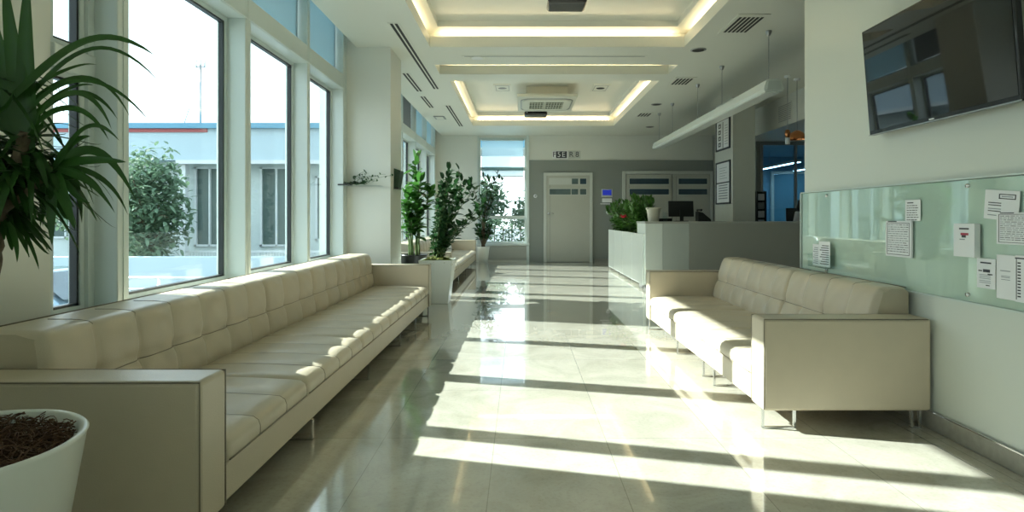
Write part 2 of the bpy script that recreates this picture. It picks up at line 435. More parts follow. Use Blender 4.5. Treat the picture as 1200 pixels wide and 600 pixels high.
# baseboards
m = MB().rbox(XR-.018, XR, YB, 4.92, .0, .10, .004, 2); struct(m.build('baseboard_right', base_stone))
m = MB().box(XR-.022, XR-.0, YB, 4.92, .10, .106); m.box(XR-.16, XR-.155, YB, 4.92, 0, .002); trim(m, chrome)
m = MB().box(-2.4, -1.2, YF-.015, YF, 0, .09); m.box(2.0, 2.7, YF-.045, YF-.03, 0, .09); struct(m.build('baseboard_far', base_stone))
m = MB().box(-1.694, -1.68, 7.78, 8.47, 0, .09); m.box(-2.4, -1.68, 7.765, 7.78, 0, .09); struct(m.build('baseboard_column', base_stone))

# ------------------------------------------------------------------ doors
dn = 1
def door(x0, x1, z1, slots, slot_mats, handle_left=True, frame=True):
    global dn
    y = YF-.03
    m = MB().rbox(x0, x1, y-.05, y-.005, .01, z1, .004, 2)
    m.box(x0+.09, x0+.094, y-.052, y-.05, .05, z1-.05, mi=1)
    o = struct(m.build('door_%d' % dn, [door_m, ink])); dn += 1
    for (a, b, c, d), sm in zip(slots, slot_mats):
        s = MB()
        for q in ((a-.015, a, c-.015, d+.015), (b, b+.015, c-.015, d+.015), (a, b, c-.015, c), (a, b, d, d+.015)):
            s.box(q[0], q[1], y-.058, y-.05, q[2], q[3])
        fr = s.build('glazing_frame', doorfr, o)
        MB().box(a, b, y-.054, y-.048, c, d).build('glazing', sm, fr)
    hx = x0+.06 if handle_left else x1-.06
    h = MB().lathe([(0, -.012), (.028, -.012), (.028, 0)], (hx, y-.05, 1.31), 20, axis='y')
    h.tube([(hx, y-.06, 1.31), (hx, y-.10, 1.31), (hx+(.13 if handle_left else -.13), y-.10, 1.31)], .009, 8)
    h.build('door_handle', chrome, o)
    return o
door(.70, 1.86, 2.33, [(.78, 1.36, 2.10, 2.25), (1.38, 1.55, 2.10, 2.25), (1.60, 1.77, 2.10, 2.25), (.78, 1.35, 1.82, 1.97), (1.37, 1.55, 1.82, 1.97), (1.60, 1.77, 1.82, 1.97)],
     [doorfr, slot_gl, slot_bl, slot_gl, slot_gl, slot_gl])
m = MB()
for q in ((.62, .70, 0, 2.41), (1.86, 1.94, 0, 2.41), (.70, 1.86, 2.33, 2.41)): m.rbox(q[0], q[1], YF-.10, YF-.03, q[2], q[3], .006, 2)
trim(m, doorfr)
door(2.84, 4.07, 2.36, [(2.93, 3.99, 2.10, 2.25), (2.93, 3.99, 1.82, 1.97)], [slot_bl]*2, False)
door(4.10, 5.10, 2.36, [(4.25, 5.02, 2.10, 2.25), (4.25, 5.02, 1.82, 1.97)], [slot_bl]*2, True)
m = MB()
for q in ((2.74, 2.83, 0, 2.45), (5.11, 5.18, 0, 2.45), (2.83, 5.11, 2.37, 2.45)): m.rbox(q[0], q[1], YF-.10, YF-.03, q[2], q[3], .006, 2)
trim(m, doorfr)

# ------------------------------------------------------------------ text helper
def text(body, size, loc, rot, mat, parent=None, name='lettering', depth=.001):
    cu = bpy.data.curves.new(name, 'FONT'); cu.body = body; cu.size = size; cu.extrude = depth
    cu.align_x = 'CENTER'; cu.align_y = 'CENTER'; cu.materials.append(mat)
    tmp = bpy.data.objects.new('tmp', cu); C.objects.link(tmp)
    me = bpy.data.meshes.new_from_object(tmp.evaluated_get(bpy.context.evaluated_depsgraph_get()))
    bpy.data.objects.remove(tmp)
    o = bpy.data.objects.new(name, me); C.objects.link(o); o.location = loc; o.rotation_euler = rot
    if parent: o.parent = parent
    return o
# sign over the door
t = empty('wall_sign', (1.22, YF, 2.90), 'row of black and white tiles forming a sign above the single door', 'sign')
MB().rbox(-.36, .06, -.012, 0, -.105, .105, .004, 1).build('sign_tile', paper, t)
MB().rbox(.07, .40, -.012, 0, -.105, .105, .004, 1).build('sign_tile', doorfr, t)
MB().rbox(-.26, .03, -.018, -.012, -.09, .09, .004, 1).build('sign_tile', ink, t)
for s, x, mm in (('F', -.31, ink), ('5', -.18, paper), ('E', -.06, paper), ('R', .15, ink), ('8', .31, ink)):
    text(s, .2, (x, -.02, 0), (R(90), 0, 0), mm, t)
# blue wall terminal, shelf below and switches
t = empty('wall_terminal', (2.32, YF-.03, 1.85), 'small wall terminal with blue screen right of the single door', 'terminal')
MB().rbox(-.14, .16, -.03, 0, -.10, .12, .006, 2).build('housing', doorfr, t)
MB().box(-.11, .13, -.033, -.03, -.05, .10).build('screen', blue_scr, t)
m = MB().rbox(-.12, .14, -.05, 0, -.24, -.13, .006, 2); m.box(-.17, .19, -.07, 0, -.29, -.27); m.build('card_tray', paper, t)
for x, z, l in ((.40, 1.78, 'round white wall switch left of the single door'), (2.36, 1.34, 'round white wall switch below the blue wall terminal')):
    t = empty('wall_switch', (x, YF-.03, z), l, 'switch')
    MB().lathe([(0, -.02), (.045, -.018), (.05, -.008), (.05, 0)], (0, 0, 0), 20, axis='y').build('plate', paper, t)
    MB().lathe([(0, -.03), (.018, -.029), (.02, -.018)], (0, 0, 0), 14, axis='y').build('button', steel, t)

# ------------------------------------------------------------------ sofas
def catmull_profile(pts, n=4):
    out = []
    for i in range(len(pts)-1):
        for k in range(n):
            t = k/n; out.append((pts[i][0]*(1-t)+pts[i+1][0]*t, pts[i][1]*(1-t)+pts[i+1][1]*t))
    out.append(pts[-1]); return out
def extrude_profile(mb, prof, y0, y1, nu, disp):
    """closed body: profile points (x,z) swept y0..y1; disp(y,i)->outward offset"""
    n = len(prof); vs = []
    nor = []
    for i in range(n):
        a, b = prof[(i-1) % n], prof[(i+1) % n]
        dx, dz = b[0]-a[0], b[1]-a[1]; l = math.hypot(dx, dz) or 1
        nor.append((dz/l, -dx/l))
    for j in range(nu+1):
        y = y0+(y1-y0)*j/nu
        for i in range(n):
            d = disp(y, i); vs.append((prof[i][0]+nor[i][0]*d, y, prof[i][1]+nor[i][1]*d))
    fs = []
    for j in range(nu):
        for i in range(n): fs.append((j*n+i, j*n+(i+1) % n, (j+1)*n+(i+1) % n, (j+1)*n+i))
    mb.add(vs, fs, 0, True)
    mb.add([vs[i] for i in range(n)], [tuple(range(n))], 0, False); mb.add([vs[nu*n+i] for i in range(n)], [tuple(range(n))[::-1]], 0, False)
def make_sofa(name, loc, mir, L, D, back_mods, seat_mods, legs, label, pitch=.29, topd=.25, botd=.33, zt=.765, rnd=3):
    """local: x=0 rear, x=D front, y 0..L ; mir=-1 flips x"""
    rng = random.Random(rnd)
    t = empty(name, loc, label, 'sofa')
    T = .185
    def fx(mb):
        if mir < 0: mb.v = [(-v[0], v[1], v[2]) for v in mb.v]
        return mb
    for y0, y1, nm in ((0, T, 'armrest'), (L-T, L, 'armrest')):
        m = MB().rbox(0, D, y0, y1, .11, .63, .018, 4)
        for yy in (y0+.002, y1-.002):
            m.tube([(.02, yy, .626), (D-.003, yy, .626), (D-.003, yy, .12)], .0035, 6, mi=1)
        fx(m).build(nm, [leather, piping_m], t)
    fx(MB().rbox(.03, D-.012, T-.01, L-T+.01, .115, .265, .012, 3)).build('base_frame', leather, t)
    # back cushions
    for (y0, y1) in back_mods:
        cells = max(1, round((y1-y0)/pitch)); cw = (y1-y0)/cells
        zb = .33
        fr = catmull_profile([(botd, zb), (botd+.005, zb+.05), (topd+.035, zt-.035), (topd+.012, zt-.008), (topd-.02, zt), (.03, zt), (.005, zt-.02), (0, zt-.05), (0, zb)], 1)
        prof = []
        K = 22
        for k in range(K+1):
            s = k/K; prof.append((botd+(topd+.03-botd)*s, zb+(zt-.03-zb)*s))
        prof += [(topd+.022, zt-.014), (topd+.006, zt-.004), (topd-.02, zt)]
        KT = len(prof)
        for k in range(1, 5): prof.append((topd-.02-(topd-.05)*k/4, zt))
        prof += [(.01, zt-.008), (0, zt-.03), (0, zb)]
        jit = [rng.uniform(-.012, .012) for _ in range(cells+1)]
        def disp(y, i, y0=y0, y1=y1, cw=cw, cells=cells, K=K, KT=KT):
            u = (y-y0)/cw; c = min(cells-1, int(u)); fu = u-c
            e = min(y-y0, y1-y); edge = -.022*math.exp(-(e/.018)**2)
            if i <= K:
                s = i/K
                # one horizontal seam at 0.52, lower part tucked in the seat
                v = (s-.08)/.44 if s < .52 else (s-.52)/.5
                v = min(1, max(0, v))
                pu = 1-abs(2*fu-1)**2.6; pv = 1-abs(2*v-1)**3.0
                h = .036*(max(pu, 0)**.5)*(.3+.7*max(pv, 0)**.55)-.014
                d2 = ((fu if fu < .5 else 1-fu)*cw)**2 + ((s-.52)*(zt-zb))**2
                h -= .016*math.exp(-d2/.0012)
                h += .0022*math.sin(u*9.1+s*17)*math.exp(-((fu-.5)/.3)**2)
                fade = min(1, s/.12)
                return h*fade+edge
            if i < KT: return edge+.006*(1-abs(2*fu-1)**3)-.004
            if i < KT+5: return edge*.5
            return 0
        m = MB(); extrude_profile(m, prof, y0+.002, y1-.002, int((y1-y0)/.012), disp)
        nr = []
        for i in range(len(prof)):
            a, b = prof[(i-1) % len(prof)], prof[(i+1) % len(prof)]; l = math.hypot(b[0]-a[0], b[1]-a[1]) or 1
            nr.append(((b[1]-a[1])/l, -(b[0]-a[0])/l))
        def S(y, i, o=.0006):
            d = disp(y, i)+o; return (prof[i][0]+nr[i][0]*d, y, prof[i][1]+nr[i][1]*d)
        for c in range(1, cells):
            yy = y0+c*cw; m.tube([S(yy, i) for i in range(2, KT+3)], .0022, 5, mi=1)
        ih = int(.52*K+.5); m.tube([S(y0+.02+(y1-y0-.04)*q/160, ih, .0012) for q in range(161)], .0022, 5, mi=1)
        # stitched seam along the rear top edge
        m.tube([(.012, y0+.01, zt-.001), (.012, y1-.01, zt-.001)], .003, 6, mi=1)
        fx(m).build('back_cushion', [leather, piping_m], t)
    # seat cushions
    for (y0, y1) in seat_mods:
        cells = max(1, round((y1-y0)/.30)); cw = (y1-y0)/cells
        prof = [(botd-.05, .27), (D-.01, .27), (D-.002, .275), (D, .29), (D, .315), (D-.008, .338), (D-.03, .353)]
        n0 = len(prof)
        for k in range(1, 15): prof.append((D-.03-(D-.03-botd+.05)*k/14, .36))
        prof = prof[::-1]; NP = len(prof)
        prof = prof[::-1]
        def disp(y, i, y0=y0, y1=y1, cw=cw, cells=cells, n0=n0):
            u = (y-y0)/cw; c = min(cells-1, int(u)); fu = u-c
            e = min(y-y0, y1-y)
            if i < 2: return 0
            edge = -.018*math.exp(-(e/.016)**2)
            cr = min(fu, 1-fu)*cw
            h = .010*(1-math.exp(-(cr/.03)**1.2))
            if i >= n0:
                k = (i-n0)/14
                h += .010*math.sin(math.pi*min(1, max(0, k)))
                h += .002*math.sin(y*23+k*5)
            else: h *= (i-1)/(n0-1)
            return h+edge
        m = MB(); extrude_profile(m, [(p[0], p[1]) for p in prof], y0+.002, y1-.002, int((y1-y0)/.012), disp)
        nr = []
        for i in range(len(prof)):
            a, b = prof[(i-1) % len(prof)], prof[(i+1) % len(prof)]; l = math.hypot(b[0]-a[0], b[1]-a[1]) or 1
            nr.append(((b[1]-a[1])/l, -(b[0]-a[0])/l))
        for c in range(1, cells):
            yy = y0+c*cw
            m.tube([(prof[i][0]+nr[i][0]*(disp(yy, i)+.0006), yy, prof[i][1]+nr[i][1]*(disp(yy, i)+.0006)) for i in range(2, len(prof))], .002, 5, mi=1)
        m.tube([(D+.001, y0+.02, .277), (D+.001, y1-.02, .277)], .0035, 6, mi=1)
        fx(m).build('seat_cushion', [leather, piping_m], t)
    for ly in legs:                              # chrome sled loops
        for (xa, xb) in ((D-.20, D-.008), (.03, .09)):
            m = MB()
            m.box(xa, xa+.012, ly-.009, ly+.009, .006, .115); m.box(xb-.012, xb, ly-.009, ly+.009, .006, .115)
            m.box(xa, xb, ly-.009, ly+.009, 0, .008)
            fx(m).build('leg', chrome, t)
    return t
sofaL = make_sofa('long_sofa', (-2.10, 2.07, 0), 1, 5.36, .99,
          [(.20, 2.18), (2.18, 3.13), (3.13, 3.82), (3.82, 5.17)], [(.19, 1.05), (1.05, 2.13), (2.13, 3.01), (3.01, 4.0), (4.0, 5.17)],
          [.10, 1.15, 2.35, 3.5, 4.3, 5.2], 'long cream tufted leather sofa under the tall windows, nearest on the left')
sofaR = make_sofa('sofa', (2.314, 3.36, 0), -1, 3.15, .946,
          [(.20, 1.36), (1.36, 2.96)], [(.19, 1.1), (1.1, 2.0), (2.0, 2.96)],
          [.05, .9, 1.15, 1.9, 3.05], 'cream tufted leather sofa against the right wall below the glass panel', topd=.15, botd=.30, zt=.785, rnd=5)
sofaF = make_sofa('sofa', (-2.13, 9.75, 0), 1, 5.6, .99,
          [(.20, 1.5), (1.5, 2.8), (2.8, 4.1), (4.1, 5.4)], [(.19, 1.5), (1.5, 2.8), (2.8, 4.1), (4.1, 5.41)],
          [.10, 1.4, 2.8, 4.2, 5.5], 'far cream leather sofa under the windows beyond the white column', rnd=9)
# pale cushion on the far sofa
bm = bmesh.new(); bmesh.ops.create_uvsphere(bm, u_segments=24, v_segments=16, radius=1)
m = MB(); 
def sq(v, e): return math.copysign(abs(v)**e, v)
m.add([(sq(v.co.x, .55)*.22, sq(v.co.y, .9)*.08, sq(v.co.z, .55)*.2) for v in bm.verts], [[v.index for v in f.verts] for f in bm.faces], 0, True); bm.free()
o = m.build('cushion', paper, None, (-1.66, 13.1, .60), (R(-15), 0, R(70))); tag(o, 'pale square cushion leaning on the far sofa back', 'cushion')

# ------------------------------------------------------------------ foreground pot and dracaena
PC = Vector((-1.405, 1.46, 0)); PR = .285
t = empty('plant_pot', PC, 'big white round tapered pot at the lower left corner', 'pot')
MB().lathe([(0, 0), (.17, 0), (.18, .01), (PR-.004, .630), (PR, .637), (PR-.006, .643), (PR-.02, .637), (PR-.028, .575), (0, .575)], n=64).build('pot', pot_w, t)
rng = random.Random(4)
m = MB(); m.lathe([(0, .610), (.10, .607), (.20, .60), (PR-.03, .58)], n=40)
for k in range(1400):
    a = rng.uniform(0, 2*math.pi); r = (PR-.035)*math.sqrt(rng.random()); z = .618+rng.uniform(-.010, .028)-(r/PR)**2*.012
    x, y = r*math.cos(a), r*math.sin(a); d = rng.uniform(0, 2*math.pi); pts = []
    cv = rng.uniform(-1.2, 1.2); L_ = rng.uniform(.008, .016)
    for q in range(7):
        if math.hypot(x, y) > PR-.024: break
        pts.append((x, y, z+.006*math.sin(q*1.1+k))); x += math.cos(d)*L_; y += math.sin(d)*L_; d += cv*.35+rng.uniform(-.25, .25)
    if len(pts) > 2: m.tube(pts, rng.uniform(.0009, .0022), 4, cap=False)
m.build('fibre_mulch', coir, t)['kind'] = 'stuff'

t = empty('dracaena_plant', (PC.x, PC.y, .58), 'large dark green dracaena with long arching leaves in the near left pot', 'plant')
off = Vector((PC.x, PC.y, .58))
def bez(p, n):
    out = []
    for i in range(n+1):
        s = i/n; out.append(p[0]*(1-s)**3+p[1]*3*s*(1-s)**2+p[2]*3*s*s*(1-s)+p[3]*s**3)
    return out
leaves = MB()
def pxleaf(p4, w, Ys=(1.5, 1.5), fold=.3):
    ps = [at(x, y, Ys[0]+(Ys[1]-Ys[0])*i/3)-off for i, (x, y) in enumerate(p4)]
    pts = bez(ps, 16)
    leaves.leaf(pts, w, fold=fold, wdir=Vector((.15, -1, .35)), prof=lambda t: (.55+.45*min(1, t*4))*(1-t**2.2)**.8 if t < 1 else 0)
up = [((35, 185), (28, 120), (14, 60), (4, -40), .052), ((34, 182), (32, 110), (30, 40), (33, -35), .050), ((28, 170), (5, 120), (-10, 70), (-35, 25), .050),
      ((32, 175), (22, 120), (-5, 60), (-20, -30), .046), ((25, 165), (-5, 130), (-25, 100), (-60, 90), .045)]
for a, b, c, d, w in up: pxleaf((a, b, c, d), w, (1.5, 1.48))
side = [((0, 128), (60, 78), (105, 8), (183, 66), .030), ((15, 140), (75, 60), (120, 22), (187, 96), .016), ((10, 150), (60, 90), (115, 60), (153, 138), .018),
        ((20, 150), (70, 70), (130, 85), (175, 142), .014), ((20, 158), (60, 110), (105, 85), (138, 140), .020), ((35, 150), (70, 95), (110, 95), (131, 152), .018),
        ((20, 170), (50, 110), (90, 95), (110, 100), .014), ((10, 120), (50, 95), (90, 70), (114, 76), .014),
        ((30, 160), (60, 120), (100, 110), (128, 165), .020), ((66, 198), (90, 176), (120, 150), (160, 236), .030), ((66, 196), (90, 150), (110, 130), (140, 165), .018),
        ((62, 196), (95, 185), (130, 188), (148, 190), .026), ((62, 195), (90, 196), (130, 198), (150, 252), .018), ((64, 196), (95, 205), (112, 212), (124, 234), .024),
        ((64, 197), (85, 200), (95, 215), (96, 262), .024), ((64, 198), (70, 220), (80, 240), (88, 270), .032), ((63, 198), (62, 225), (60, 260), (61, 288), .030),
        ((64, 196), (80, 178), (100, 170), (118, 174), .026), ((64, 196), (78, 175), (92, 160), (106, 160), .028), ((60, 198), (55, 220), (52, 235), (50, 266), .022),
        ((66, 197), (85, 205), (110, 205), (135, 250), .018), ((64, 197), (80, 215), (88, 235), (106, 238), .018), ((30, 170), (40, 230), (25, 260), (34, 303), .02),
        ((10, 260), (18, 275), (22, 290), (20, 308), .016), ((0, 240), (20, 262), (26, 280), (35, 302), .018)]
for i, (a, b, c, d, w) in enumerate(side): pxleaf((a, b, c, d), w, (1.5, 1.5+((i*7) % 5-2)*.07))
rng = random.Random(11)
for (cx, cy, n, ln, Yc) in ((28, 178, 60, 95, 1.52), (5, 215, 90, 75, 1.5), (5, 240, 70, 70, 1.54), (-40, 150, 50, 120, 1.5), (58, 200, 34, 66, 1.55), (-20, 90, 26, 110, 1.52), (20, 205, 50, 80, 1.5)):
    for k in range(n):
        a = rng.uniform(0, 2*math.pi); el = rng.uniform(-.4, 1.1); Lm = ln*rng.uniform(.6, 1.15)*Yc/F
        p0 = at(cx+rng.uniform(-8, 8), cy+rng.uniform(-14, 14), Yc)-off
        d = Vector((math.cos(a)*math.cos(el), math.sin(a)*math.cos(el)*.8, math.sin(el)))
        p1 = p0+d*Lm*.4; p2 = p0+d*Lm*.85+Vector((0, 0, -.10*Lm/.2)); p3 = p0+d*Lm*1.0+Vector((0, 0, -rng.uniform(.3, .9)*Lm))
        leaves.leaf(bez([p0, p1, p2, p3], 10), rng.uniform(.012, .024), wdir=Vector((0, 0, 1)), prof=lambda t: (.5+.5*min(1, t*4))*(1-t**2.2)**.8 if t < 1 else 0)
leaves.build('leaves', leaf_yucca, t, fix=False)
m = MB(); tr = [Vector((.02, 0, 0)), at(-12, 310, 1.5)-off, at(-4, 250, 1.5)-off, at(22, 190, 1.5)-off, at(33, 150, 1.5)-off]
pts = []
for i in range(len(tr)-1):
    for k in range(8): pts.append(tr[i].lerp(tr[i+1], k/8))
m.tube(pts, [.026-.010*i/len(pts)+.0025*math.sin(i*2.4) for i in range(len(pts))], 12)
m.tube([tr[2], at(34, 222, 1.5)-off, at(62, 198, 1.5)-off], [.014, .012, .009], 10)
m.tube([Vector((-.03, .02, 0)), at(-45, 300, 1.52)-off, at(-40, 150, 1.5)-off, at(-22, 90, 1.52)-off], [.024, .02, .016, .012], 10)
m.build('trunk', bark, t)

# ------------------------------------------------------------------ other indoor plants
def broadleaf(mb, p, d, L_, W, rng, droop=.2):
    d = d.normalized(); pts = []
    for i in range(6):
        s = i/5; pts.append(p+d*L_*s+Vector((0, 0, -droop*L_*s*s)))
    mb.leaf(pts, W, wdir=Vector((rng.uniform(-.4, .4), rng.uniform(-.4, .4), 1)).normalized(), fold=.22, prof=lambda t: max(0, math.sin(math.pi*t**.8))**.75+.02)
def shrub(t, stems, rng, leafm_, stemm, LL, WW, per, r0=.012, start=.3, clump=1):
    st, lf = MB(), MB()
    for pts in stems:
        n = len(pts); P = []
        for i in range(n-1):
            for k in range(5): P.append(Vector(pts[i]).lerp(Vector(pts[i+1]), k/5)+Vector((rng.uniform(-1, 1), rng.uniform(-1, 1), 0))*.006)
        P.append(Vector(pts[-1]))
        st.tube(P, [r0*(1-.7*i/len(P)) for i in range(len(P))], 6)
        for k in range(per):
            s = start+(1-start)*(k+rng.random())/per; q = P[min(len(P)-1, int(s*(len(P)-1)))]
            a = rng.uniform(0, 2*math.pi)
            d = Vector((math.cos(a), math.sin(a), rng.uniform(-.1, 1.1)))
            broadleaf(lf, q+Vector((rng.uniform(-1, 1), rng.uniform(-1, 1), rng.uniform(-1, 1)))*.02, d, LL*rng.uniform(.7, 1.2), WW*rng.uniform(.7, 1.2), rng, rng.uniform(0, .35))
        for k in range(3): broadleaf(lf, P[-1], Vector((rng.uniform(-.6, .6), rng.uniform(-.6, .6), 1)), LL, WW, rng, .1)
    st.build('stem', stemm, t); lf.build('leaves', leafm_, t, fix=False)
# A rubber-leaf plant in black pot behind column
t = empty('plant_pot', (-1.62, 9.1, 0), 'black pot behind the white column holding a tall green plant', 'pot')
MB().lathe([(0, 0), (.15, 0), (.2, .62), (.21, .64), (.19, .64), (.18, .58), (0, .58)], n=32).build('pot', pot_b, t)
MB().lathe([(0, .60), (.18, .59)], n=24).build('soil', soil_m, t)
rng = random.Random(21)
t = empty('potted_shrub', (-1.62, 9.1, .6), 'tall big-leaved bright green plant with thick stems behind the white column', 'plant')
st = []
for k in range(6):
    a = k*1.05; x, y = .07*math.cos(a), .07*math.sin(a)
    tx, ty, tz = rng.uniform(-.2, .34), rng.uniform(-.2, .2), rng.uniform(.7, 1.25)
    if k == 0: tx, ty, tz = .02, 0, 1.48
    st.append([(x, y, 0), (x*1.2, y, tz*.4), (tx*.7, ty*.6, tz*.75), (tx, ty, tz)])
shrub(t, st, rng, leaf_fid, stem_g, .19, .095, 40, .017, .33)
# B shrub in square white planter
t = empty('square_planter', (-1.175, 8.47, 0), 'white tapered square planter on the floor past the long sofa', 'planter')
m = MB(); tw, bw, hh = .235, .165, .61
vs = []
for (w, z) in ((bw, 0), (tw, hh), (tw-.02, hh), (tw-.03, hh-.06)):
    vs += [(-w, -w, z), (w, -w, z), (w, w, z), (-w, w, z)]
fs = [(3, 2, 1, 0)]
for r_ in range(3): fs += [(r_*4+i, r_*4+(i+1) % 4, r_*4+4+(i+1) % 4, r_*4+4+i) for i in range(4)]
fs.append((12, 13, 14, 15)); m.add(vs, fs); m.build('pot', pot_w, t, bevel=.006)
rng = random.Random(31)
t2 = empty('moss_mulch', (-1.175, 8.47, hh-.06), 'mound of yellow green moss in the square white planter', 'moss')
m = MB()
for k in range(420):
    a = rng.uniform(0, 6.28); x, y = rng.uniform(-.2, .2), rng.uniform(-.2, .2); z = .10*(1-(max(abs(x), abs(y))/.22)**2)
    d = Vector((math.cos(a), math.sin(a), rng.uniform(.2, 1.2))).normalized()
    broadleaf(m, Vector((x, y, z-.01)), d, rng.uniform(.05, .09), rng.uniform(.015, .03), rng, .6)
m.lathe([(0, .1), (.1, .085), (.18, .04), (.2, 0)], n=20)
o = m.build('foliage', moss_m, t2, fix=False); t2['kind'] = 'stuff'
t = empty('potted_shrub', (-1.175, 8.47, hh-.05), 'bushy dark green branching shrub in the square white planter', 'plant')
st = []
for k in range(30):
    a = k*2.4; x, y = .05*math.cos(a), .05*math.sin(a)
    tx, ty, tz = rng.uniform(-.12, .68), rng.uniform(-.4, .4), rng.uniform(.35, 1.38)
    if tx > .35: tz = rng.uniform(.65, 1.2)
    st.append([(x, y, 0), (x*1.4+tx*.15, y+ty*.2, tz*.35), (tx*.55, ty*.7, tz*.7), (tx, ty, tz)])
shrub(t, st, rng, leaf_dark, stem_g, .125, .055, 34, .008, .25)
# C by the far window
t = empty('plant_pot', (-.98, 15.72, 0), 'small white pot beside the far window', 'pot')
MB().lathe([(0, 0), (.12, 0), (.165, .42), (.17, .44), (.15, .44), (.14, .38), (0, .38)], n=32).build('pot', pot_w, t)
MB().lathe([(0, .40), (.14, .39)], n=20).build('soil', soil_m, t)
t = empty('potted_shrub', (-.98, 15.72, .38), 'dark twiggy shrub in the small white pot by the far window', 'plant')
rng = random.Random(41); st = []
for k in range(11):
    a = k*2.4; x, y = .04*math.cos(a), .04*math.sin(a); tx, ty, tz = rng.uniform(-.45, .6), rng.uniform(-.3, .1), rng.uniform(1.2, 2.05)
    st.append([(x, y, 0), (x, y, tz*.4), (tx*.5, ty*.5, tz*.7), (tx, ty, tz)])
for k in range(7):
    a = rng.uniform(0, 6.28); st.append([(0, 0, 0), (.12*math.cos(a), .08*math.sin(a), .3), (.2*math.cos(a), .12*math.sin(a), .55)])
shrub(t, st, rng, leaf_dark, bark, .16, .06, 26, .012, .45)
# glass shelf with small plant on the column
t = empty('wall_shelf', (-2.06, 7.78, 1.60), 'thin glass shelf on the front of the white column', 'shelf')
MB().rbox(-.27, .27, -.17, 0, 0, .012, .003, 1).build('glass_shelf', acrylic, t)
m = MB().box(-.27, -.12, -.17, -.02, .012, .03); m.build('tray', pot_b, t)
t = empty('trailing_plant', (-2.06, 7.70, 1.632), 'small green trailing plant on the glass shelf of the column', 'plant')
rng = random.Random(51); st, lf = MB(), MB()
for k in range(70):
    x = rng.uniform(-.26, .04); a = rng.uniform(0, 6.28)
    broadleaf(lf, Vector((x, 0, .0)), Vector((math.cos(a), math.sin(a)*.5, rng.uniform(.05, .5))), rng.uniform(.05, .12), rng.uniform(.02, .035), rng, .25)
for k in range(11):
    x = rng.uniform(-.15, .12); tx = x+rng.uniform(-.05, .28); tz = rng.uniform(.05, .20)
    P = bez([Vector((x*.6, 0, 0)), Vector((x, -.02, .06)), Vector((tx, -.02, tz)), Vector((tx+.05, -.03, tz-.02))], 8); st.tube(P, .0018, 5)
    for q in P[3:]:
        if rng.random() < .55: broadleaf(lf, q, Vector((rng.uniform(-1, 1), rng.uniform(-.4, .4), rng.uniform(-.3, 1))), .04, .024, rng)
st.build('stem', stem_g, t); lf.build('leaves', leaf_dark, t, fix=False)
t = empty('wall_box', (-1.694, 8.1, 1.73), 'small dark green wedge-shaped box on the aisle side of the white column', 'box')
m = MB().prism([(0, -.13), (.05, -.13), (.09, .10), (0, .13)], 'y', -.12, .12); m.build('body', plain('dark_green_box', (.012, .04, .02), .4), t, bevel=.006)
MB().rbox(-.0, .06, -.125, .125, -.145, -.125, .004, 1).build('bracket', pot_b, t)

# ------------------------------------------------------------------ television
c0, c1 = Vector((2.25, 3.85, 1.725)), Vector((2.25, 2.68, 1.725))     # lower corners, far and near
t = empty('television', (XR, 3.265, 1.725), 'large black flat television tilted on the right wall', 'television')
tl = R(4.5)
M = Matrix.Translation((2.25-XR, 0, 0)) @ Matrix.Rotation(-tl, 4, 'Y')
h_, w_ = .672, 1.17
m = MB().rbox(.0, .035, -w_/2, w_/2, 0, h_, .006, 2, M=M); m.rbox(.03, .055, -w_*.32, w_*.32, .08, h_*.7, .008, 2, M=M); m.build('housing', black_gl, t)
MB().box(-.002, .001, -w_/2+.014, w_/2-.014, .028, h_-.014, M=M).build('screen', screen_m, t)
m = MB().box(-.004, .0, -w_/2, w_/2, 0, .006, M=M); m.build('bottom_trim', steel, t)
text('SMART', .014, M @ Vector((-.004, 0, .015)), (R(90), 0, R(-90)), paper, t, 'brand_mark') if False else MB().box(-.005, 0, -.018, .018, .011, .017, M=M).build('badge', paper, t)
m = MB().box(-.005, .0, -.12, .12, .15, .45); m.box(-.06, -.0, -.10, -.08, .2, .4); m.box(-.06, 0, .08, .10, .2, .4); m.build('wall_bracket', steel, t)

